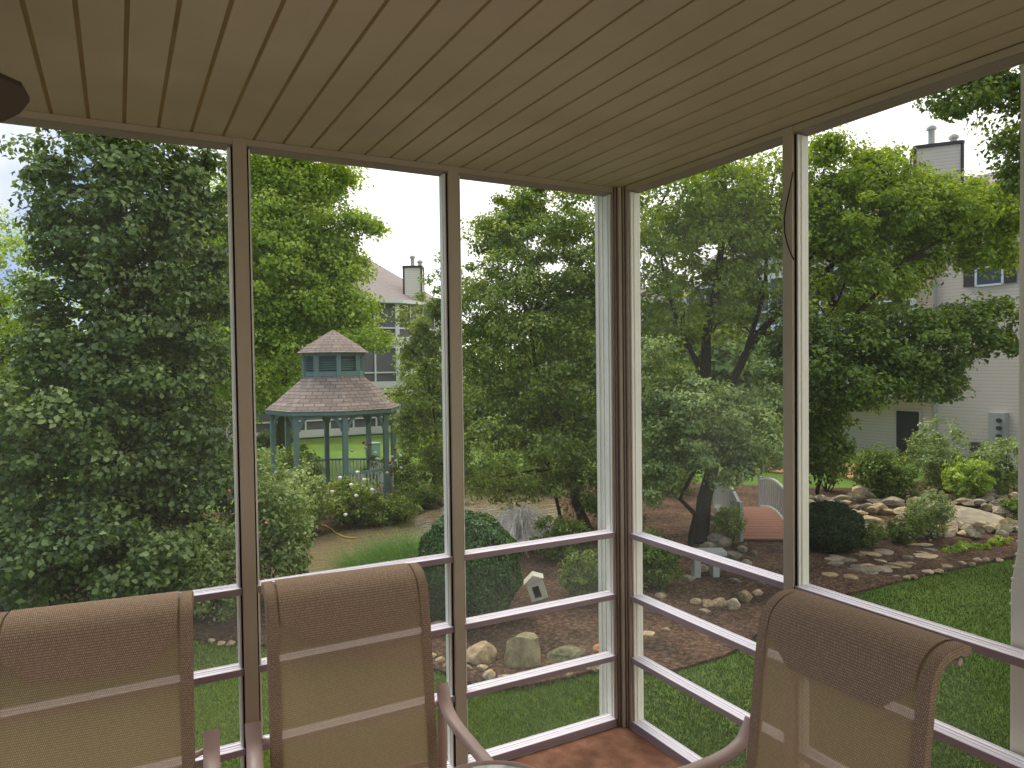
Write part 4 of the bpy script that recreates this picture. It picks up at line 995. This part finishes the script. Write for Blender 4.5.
# overhanging bough at the upper right from a tree outside the frame
D = 9
bb_ = at(1150, 120, D); tb0 = (bb_[0], bb_[1], GZ)
tree('overhanging_tree', tb0, [px_ell(1000, 82, 34, 22, D, 1.6), px_ell(1035, 110, 40, 44, D, 1.4), px_ell(960, 100, 30, 12, D, .6), px_ell(1030, 165, 30, 30, D, .6), px_ell(1120, 100, 80, 90, D, 4), px_ell(1000, 140, 12, 20, D, .2), px_ell(945, 96, 16, 7, D, .25), px_ell(1012, 180, 16, 18, D, .35)],
     15000, .065, 'leaf_shade', 'dark overhanging bough in the top right corner of the view', bark='bark_dark', trunk_r=.16, cl_r=.22, nbr=16,
     trunk_pts=[tb0, at(1155, 300, D), at(1150, 160, D), at(1120, 60, D)], limbs=[([at(1150, 160, D), at(1080, 115, D), at(1030, 105, D), at(1000, 95, D), at(965, 88, D)], .06), ([at(1080, 115, D), at(1040, 140, D), at(1020, 180, D)], .03)], fill=.5, per=60)
# background trees closing the view
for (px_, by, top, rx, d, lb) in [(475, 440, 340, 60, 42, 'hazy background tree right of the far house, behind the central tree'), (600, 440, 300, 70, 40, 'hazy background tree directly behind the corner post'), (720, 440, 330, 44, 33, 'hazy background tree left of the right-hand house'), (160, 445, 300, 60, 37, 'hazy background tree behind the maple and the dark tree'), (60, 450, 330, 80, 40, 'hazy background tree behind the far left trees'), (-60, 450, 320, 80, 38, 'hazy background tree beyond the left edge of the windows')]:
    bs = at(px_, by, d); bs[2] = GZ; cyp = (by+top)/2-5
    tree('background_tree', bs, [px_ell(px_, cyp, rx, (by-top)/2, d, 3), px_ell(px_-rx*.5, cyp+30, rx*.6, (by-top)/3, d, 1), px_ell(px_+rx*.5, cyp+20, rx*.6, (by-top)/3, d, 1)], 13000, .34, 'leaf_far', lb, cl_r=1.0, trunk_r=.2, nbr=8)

# ------------------------------------------------------------------ shrubs
def shrub(name, pxc, pyb, w, h, mat, label, n=4000, ls=.07, group=None, cl=.16, cat='shrub', shape=None, stems=5, fill=.3, dz=0, aspect=.62):
    b = gp(pxc, pyb); d = depth_of(b); k = d/F; t = thing(name, b, label, cat, group)
    ell = [(b+np.array([0, 0, h*k*.52+dz]), (w*k*.45, w*k*.45, h*k*.46), 3)]
    if shape != 'ball':
        for i in range(3): a = RNG.random()*6.28; ell.append((b+np.array([math.cos(a)*w*k*.25, math.sin(a)*w*k*.25, h*k*(.3+.35*RNG.random())]), (w*k*.27, w*k*.27, h*k*.28), 1))
    P, N, S, cen = blob_leaves(ell, n, cl, .8, 40, fill)
    P[:, 2] = np.maximum(P[:, 2], GZ+.04)
    leaves_mesh('foliage', P, N, ls, S, MAT[mat], t, aspect)
    m = MB()
    for i in RNG.choice(len(cen), min(stems, len(cen)), replace=False): m.tube(wobble(b+RNG.normal(size=3)*np.array([.06, .06, 0]), cen[i], 3, .05), [.02, .015, .011, .006], 5)
    m.build('stem', MAT['wood_bark'], t)
    return t
def dense_ball(pxc, pyb, w, h, mat, label, n, ls):
    """clipped bush: leaves tightly on an ellipsoid shell around a dark core"""
    b = gp(pxc, pyb); d = depth_of(b); k = d/F; t = thing('round_bush', b, label, 'bush')
    r = np.array([w*k*.5, w*k*.5, h*k*.52]); c = b+np.array([0, w*k*.2, h*k*.47])
    v = RNG.normal(size=(n, 3)); v /= np.linalg.norm(v, axis=1, keepdims=True)
    bumpy = 1+.035*np.sin(v[:, 0]*9+1)*np.sin(v[:, 1]*8)+.03*np.sin(v[:, 2]*11+v[:, 0]*5)
    P = c+v*r*(bumpy*(.9+.12*RNG.random(n)**.6))[:, None]; N = v+RNG.normal(size=(n, 3))*.55
    P[:, 2] = np.maximum(P[:, 2], GZ+.03)
    leaves_mesh('foliage', P, N, ls, .42+RNG.normal(size=n)*.17+.1*np.sin(v[:, 0]*7)*np.sin(v[:, 2]*9), MAT[mat], t, .6)
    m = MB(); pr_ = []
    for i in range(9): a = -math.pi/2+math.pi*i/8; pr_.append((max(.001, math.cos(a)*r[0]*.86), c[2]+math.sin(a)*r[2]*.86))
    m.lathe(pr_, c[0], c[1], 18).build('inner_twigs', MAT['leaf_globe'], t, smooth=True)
dense_ball(478, 624, 106, 110, 'leaf_box', 'large clipped round green bush left of the pale ornament', 26000, .06)
dense_ball(841, 553, 64, 50, 'leaf_globe', 'dark clipped globe bush in front of the stone wall', 16000, .05)
# shrub bank at the lower left under the big tree
for (a, b_, w, h, m_, lb, n) in [(60, 612, 150, 90, 'leaf_dark', 'leafy shrub below the big dark tree, above the leftmost chair', 9000), (150, 610, 90, 80, 'leaf_grey', 'pale-leaved shrub beneath the big tree left of the first post', 7000), (215, 622, 70, 110, 'leaf_grey', 'tall pale-leaved shrub just left of the first post', 8000), (-50, 612, 120, 100, 'leaf_dark', 'leafy shrub at the far left photo edge', 4000)]:
    shrub('garden_shrub', a, b_, w, h, m_, lb, n, .075, cl=.22)
shrub('rose_bush', 272, 600, 88, 150, 'leaf_grey', 'large-leaved pink rose bush right behind the first window post', 10000, .085, cl=.2, cat='rose bush')
for (x, y, s) in ((257, 502, .06), (266, 524, .05)): pass
def flower(px_, py_, d, r, mat, parent):
    c = at(px_, py_, d); m = MB(); 
    for i in range(9):
        a = i*2.4; rr = r*(.35+.65*i/9); q = Vector((math.cos(a)*rr*.55, math.sin(a)*rr*.55, -rr*.18*i/9)); tz_ = r*.5
        m.quad(tuple(Vector(c)+q*.1), tuple(Vector(c)+q+Vector((-q.y, q.x, tz_))*.5), tuple(Vector(c)+q*1.35+Vector((0, 0, tz_*.5))), tuple(Vector(c)+q+Vector((q.y, -q.x, tz_))*.5))
    m.lathe([(r*.1, c[2]-r*.3), (r*.4, c[2]-r*.1), (r*.45, c[2]+r*.2), (r*.2, c[2]+r*.4)], c[0], c[1], 8)
    return m.build('flower', MAT[mat], parent)
rb = shrub('rose_bush', 352, 525, 66, 48, 'leaf_mid', 'white-flowering rose bush in front of the gazebo railing', 7000, .09, cl=.2, cat='rose bush')
for (x, y) in ((357.5, 472.5), (364, 480), (351, 485), (345.5, 515), (332, 492), (372, 490), (340, 478), (356, 496), (324, 499)): flower(x, y, depth_of(rb.location)-1.1, .12, 'petal_white', rb)
rb2 = shrub('rose_bush', 372, 502, 40, 52, 'leaf_mid', 'tall rose bush with red and white blooms right of the gazebo centre', 900, .09, cl=.15, cat='rose bush', stems=8)
for (x, y, c_) in ((365.5, 448, 'petal_white'), (375, 453, 'petal_white'), (352, 451, 'petal_white'), (370, 444.5, 'petal_red'), (364, 443, 'petal_red'), (377, 459, 'petal_white')): flower(x, y, depth_of(rb2.location)-.7, .13, c_, rb2)
rb3 = shrub('rose_bush', 406, 500, 30, 50, 'leaf_mid', 'rose bush with pink and white blooms at the gazebo right corner', 3000, .09, cl=.18, cat='rose bush')
for (x, y, c_) in ((392, 457, 'petal_white'), (400.5, 456, 'petal_white'), (395, 449.5, 'petal_red'), (405, 488, 'petal_white'), (387, 473, 'petal_white'), (406, 436, 'petal_white'), (413, 434, 'petal_red'), (401, 468, 'petal_white'), (418, 432, 'petal_white'), (390, 463, 'petal_red'), (396, 461, 'petal_white'), (409, 452, 'petal_white')): flower(x, y, depth_of(rb3.location)-.9, .12, c_, rb3)
rb4 = shrub('rose_bush', 20, 560, 90, 90, 'leaf_dark', 'rose bush with coral blooms glimpsed through the big tree', 3000, .08, cl=.2, cat='rose bush')
for (x, y) in ((229, 491), (257, 502), (266, 523), (47, 518), (15, 541)): flower(x, y, 12.2, .055, 'petal_pink', rb4)
shrub('garden_shrub', 300, 535, 60, 76, 'leaf_grey', 'pale leafy shrub at the left front of the gazebo', 6000, .09, cl=.2)
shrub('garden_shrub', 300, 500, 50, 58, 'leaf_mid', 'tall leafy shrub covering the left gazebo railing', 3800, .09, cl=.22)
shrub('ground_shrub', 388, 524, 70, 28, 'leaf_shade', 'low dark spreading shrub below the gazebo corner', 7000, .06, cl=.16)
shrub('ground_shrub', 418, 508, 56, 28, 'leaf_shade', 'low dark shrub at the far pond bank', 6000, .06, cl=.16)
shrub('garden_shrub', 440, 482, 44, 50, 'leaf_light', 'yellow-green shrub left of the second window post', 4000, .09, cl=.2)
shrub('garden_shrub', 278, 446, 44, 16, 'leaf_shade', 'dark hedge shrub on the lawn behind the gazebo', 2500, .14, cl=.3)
# right-hand shrubs
shrub('garden_shrub', 885, 500, 58, 54, 'leaf_shade', 'dark rounded shrub in front of the neighbour door', 7000, .1, cl=.22)
shrub('garden_shrub', 938, 490, 62, 74, 'leaf_grey', 'tall feathery shrub with pinkish plumes by the downspout', 7000, .09, cl=.2)
shrub('garden_shrub', 968, 502, 44, 46, 'leaf_bright', 'bright green shrub below the small electric box', 4500, .1, cl=.2)
shrub('garden_shrub', 1005, 498, 60, 62, 'leaf_grey', 'pale leafy shrub below the meter cabinet', 7000, .1, cl=.2)
shrub('garden_shrub', 928, 540, 46, 50, 'leaf_grey', 'silvery green shrub in the middle of the stone wall', 5000, .06, cl=.15)
shrub('garden_shrub', 906, 544, 34, 30, 'leaf_shade', 'small dark shrub left of the silvery shrub', 3000, .06, cl=.14)
shrub('garden_shrub', 868, 548, 30, 26, 'leaf_shade', 'small green tuft right of the dark globe bush', 2200, .05, cl=.12)
shrub('garden_shrub', 1015, 520, 26, 26, 'leaf_shade', 'dark little shrub on the long flat boulder', 1600, .06, cl=.12)
shrub('garden_shrub', 826, 492, 40, 60, 'leaf_shade', 'thin-stemmed small shrub left of the orange path', 3000, .08, cl=.18, stems=9)
shrub('garden_shrub', 585, 600, 46, 50, 'leaf_shade', 'dark shrub behind the pale ornament near the corner post', 6000, .055, cl=.14)
shrub('garden_shrub', 655, 590, 52, 60, 'leaf_shade', 'dark low shrub just right of the corner post', 6000, .055, cl=.14)
shrub('garden_shrub', 730, 545, 30, 44, 'leaf_mid', 'small green shrub on the left side of the footbridge', 3500, .06, cl=.13)
shrub('garden_shrub', 515, 492, 110, 34, 'leaf_shade', 'wide dark undergrowth shrub at the far pond edge below the central tree', 7000, .1, cl=.25)
shrub('garden_shrub', 655, 492, 90, 36, 'leaf_shade', 'wide dark shrub behind the trees right of the corner post', 6000, .1, cl=.25)
shrub('garden_shrub', 560, 560, 60, 44, 'leaf_shade', 'dark undergrowth shrub beneath the central tree', 5000, .07, cl=.16)
shrub('garden_shrub', 620, 545, 60, 60, 'leaf_shade', 'dark undergrowth shrub behind the corner post', 5000, .07, cl=.18)
for i, (x, y, lb) in enumerate([(955, 552, 'bright leafy ground plant left in the mulch strip below the wall'), (975, 549, 'bright leafy ground plant in the middle of the mulch strip below the wall'), (1000, 546, 'bright leafy ground plant nearest the downspout in the mulch strip')]):
    shrub('ground_plant', x, y, 24, 8, 'leaf_bright', lb, 500, .06, cl=.08, cat='plant', stems=2)

# fountain grass in front of the pond, pale weeping twigs beyond it
def fountain(pxc, pyb, w, h, label, n, mat, name, cat, spread=.4, width=.012, jit=.16, lean=1.1):
    b = gp(pxc, pyb); k = depth_of(b)/F; t = thing(name, b, label, cat)
    P = b+np.stack([RNG.normal(size=n)*w*k*jit, RNG.normal(size=n)*w*k*jit, np.zeros(n)], 1)
    blades('blades', P, h*k*1.15, width, MAT[mat], t, lean=lean); return t
fountain(408, 596, 120, 56, 'fine-bladed bright fountain grass behind the middle chair', 5200, 'blade', 'fountain_grass', 'ornamental grass', width=.01)
fountain(368, 600, 80, 46, 'smaller fine-bladed grass clump left of the fountain grass', 2200, 'blade', 'fountain_grass', 'ornamental grass', width=.01)
fountain(436, 600, 60, 60, 'fine grass clump touching the round bush', 1500, 'blade', 'fountain_grass', 'ornamental grass', width=.01)
# pale weeping twigs
b = gp(520, 548); t = thing('weeping_shrub', b, 'pale sparkling weeping twigs hanging over the pond behind the round bush', 'shrub')
d = depth_of(b); k = d/F; m = MB()
top = b+np.array([0, 0, 40*k])
for i in range(300):
    a = RNG.random()*6.283; L = (14+34*RNG.random())*k; q = np.array([math.cos(a), math.sin(a), 0]); hh = 40*k*(.75+.3*RNG.random())
    pts = [b+np.array([0, 0, hh*.35]), b+q*L*.25+np.array([0, 0, hh]), b+q*L*.6+np.array([0, 0, hh*.85]), b+q*L*.9+np.array([0, 0, hh*.4]), b+q*L+np.array([0, 0, .05])]
    pts = [np.array(p_)+RNG.normal(size=3)*.05 for p_ in pts]; m.tube(pts, [.005, .004, .004, .003, .002], 3)
tw = m.build('twigs', MAT['twig'], t)
at_ = tw.data.attributes.new('shade', 'FLOAT', 'POINT'); at_.data.foreach_set('value', RNG.random(len(tw.data.vertices)).astype(np.float32))

# ================================================================== LIGHT
w = bpy.data.worlds.new('world'); bpy.context.scene.world = w; w.use_nodes = True; nt = w.node_tree; nt.nodes.clear()
o = nt.nodes.new('ShaderNodeOutputWorld'); bg = nt.nodes.new('ShaderNodeBackground'); tc = nt.nodes.new('ShaderNodeTexCoord'); nz = nt.nodes.new('ShaderNodeTexNoise')
nz.inputs['Scale'].default_value = 2.2; nz.inputs['Detail'].default_value = 6
sx = nt.nodes.new('ShaderNodeSeparateXYZ'); nt.links.new(tc.outputs['Generated'], sx.inputs[0]); nt.links.new(tc.outputs['Generated'], nz.inputs['Vector'])
ma = nt.nodes.new('ShaderNodeMath'); ma.operation = 'MULTIPLY_ADD'; ma.inputs[1].default_value = .55; nt.links.new(sx.outputs[0], ma.inputs[0]); nt.links.new(nz.outputs[0], ma.inputs[2])
rp_ = nt.nodes.new('ShaderNodeValToRGB'); e = rp_.color_ramp.elements
e[0].position = .34; e[0].color = (*lin((142, 162, 198)), 1); e[1].position = .54; e[1].color = (1.0, .985, .97, 1)
nt.links.new(ma.outputs[0], rp_.inputs[0]); nt.links.new(rp_.outputs[0], bg.inputs[0]); bg.inputs[1].default_value = 1.6; nt.links.new(bg.outputs[0], o.inputs[0])
sl = bpy.data.lights.new('sun', 'SUN'); sl.energy = 3.2; sl.angle = math.radians(38); sl.color = (1, .96, .88)
so = bpy.data.objects.new('sun', sl); COL.objects.link(so)
dvec = Vector((.12, -.56, -1.0)); so.rotation_euler = dvec.to_track_quat('-Z', 'Y').to_euler()
# added soft fill light behind the camera, brightens the porch interior
al = bpy.data.lights.new('interior_fill', 'AREA'); al.energy = 30; al.size = 2.4; al.size_y = 1.6; al.shape = 'RECTANGLE'; al.color = (1, .88, .82)
ao = bpy.data.objects.new('interior_fill', al); COL.objects.link(ao); ao.location = (-2.6, -3.55, 1.05)
ao.rotation_euler = (Vector((-1.4, 0, 2.2))-Vector((-2.6, -3.55, 1.05))).to_track_quat('-Z', 'Y').to_euler()
sc = bpy.context.scene
sc.view_settings.view_transform = 'Standard'; sc.view_settings.look = 'None'; sc.view_settings.exposure = 0; sc.view_settings.gamma = 1.0
sc.cycles.transparent_max_bounces = 16; sc.cycles.max_bounces = 8
for ob in bpy.data.objects:
    if '_w' in ob: del ob['_w']
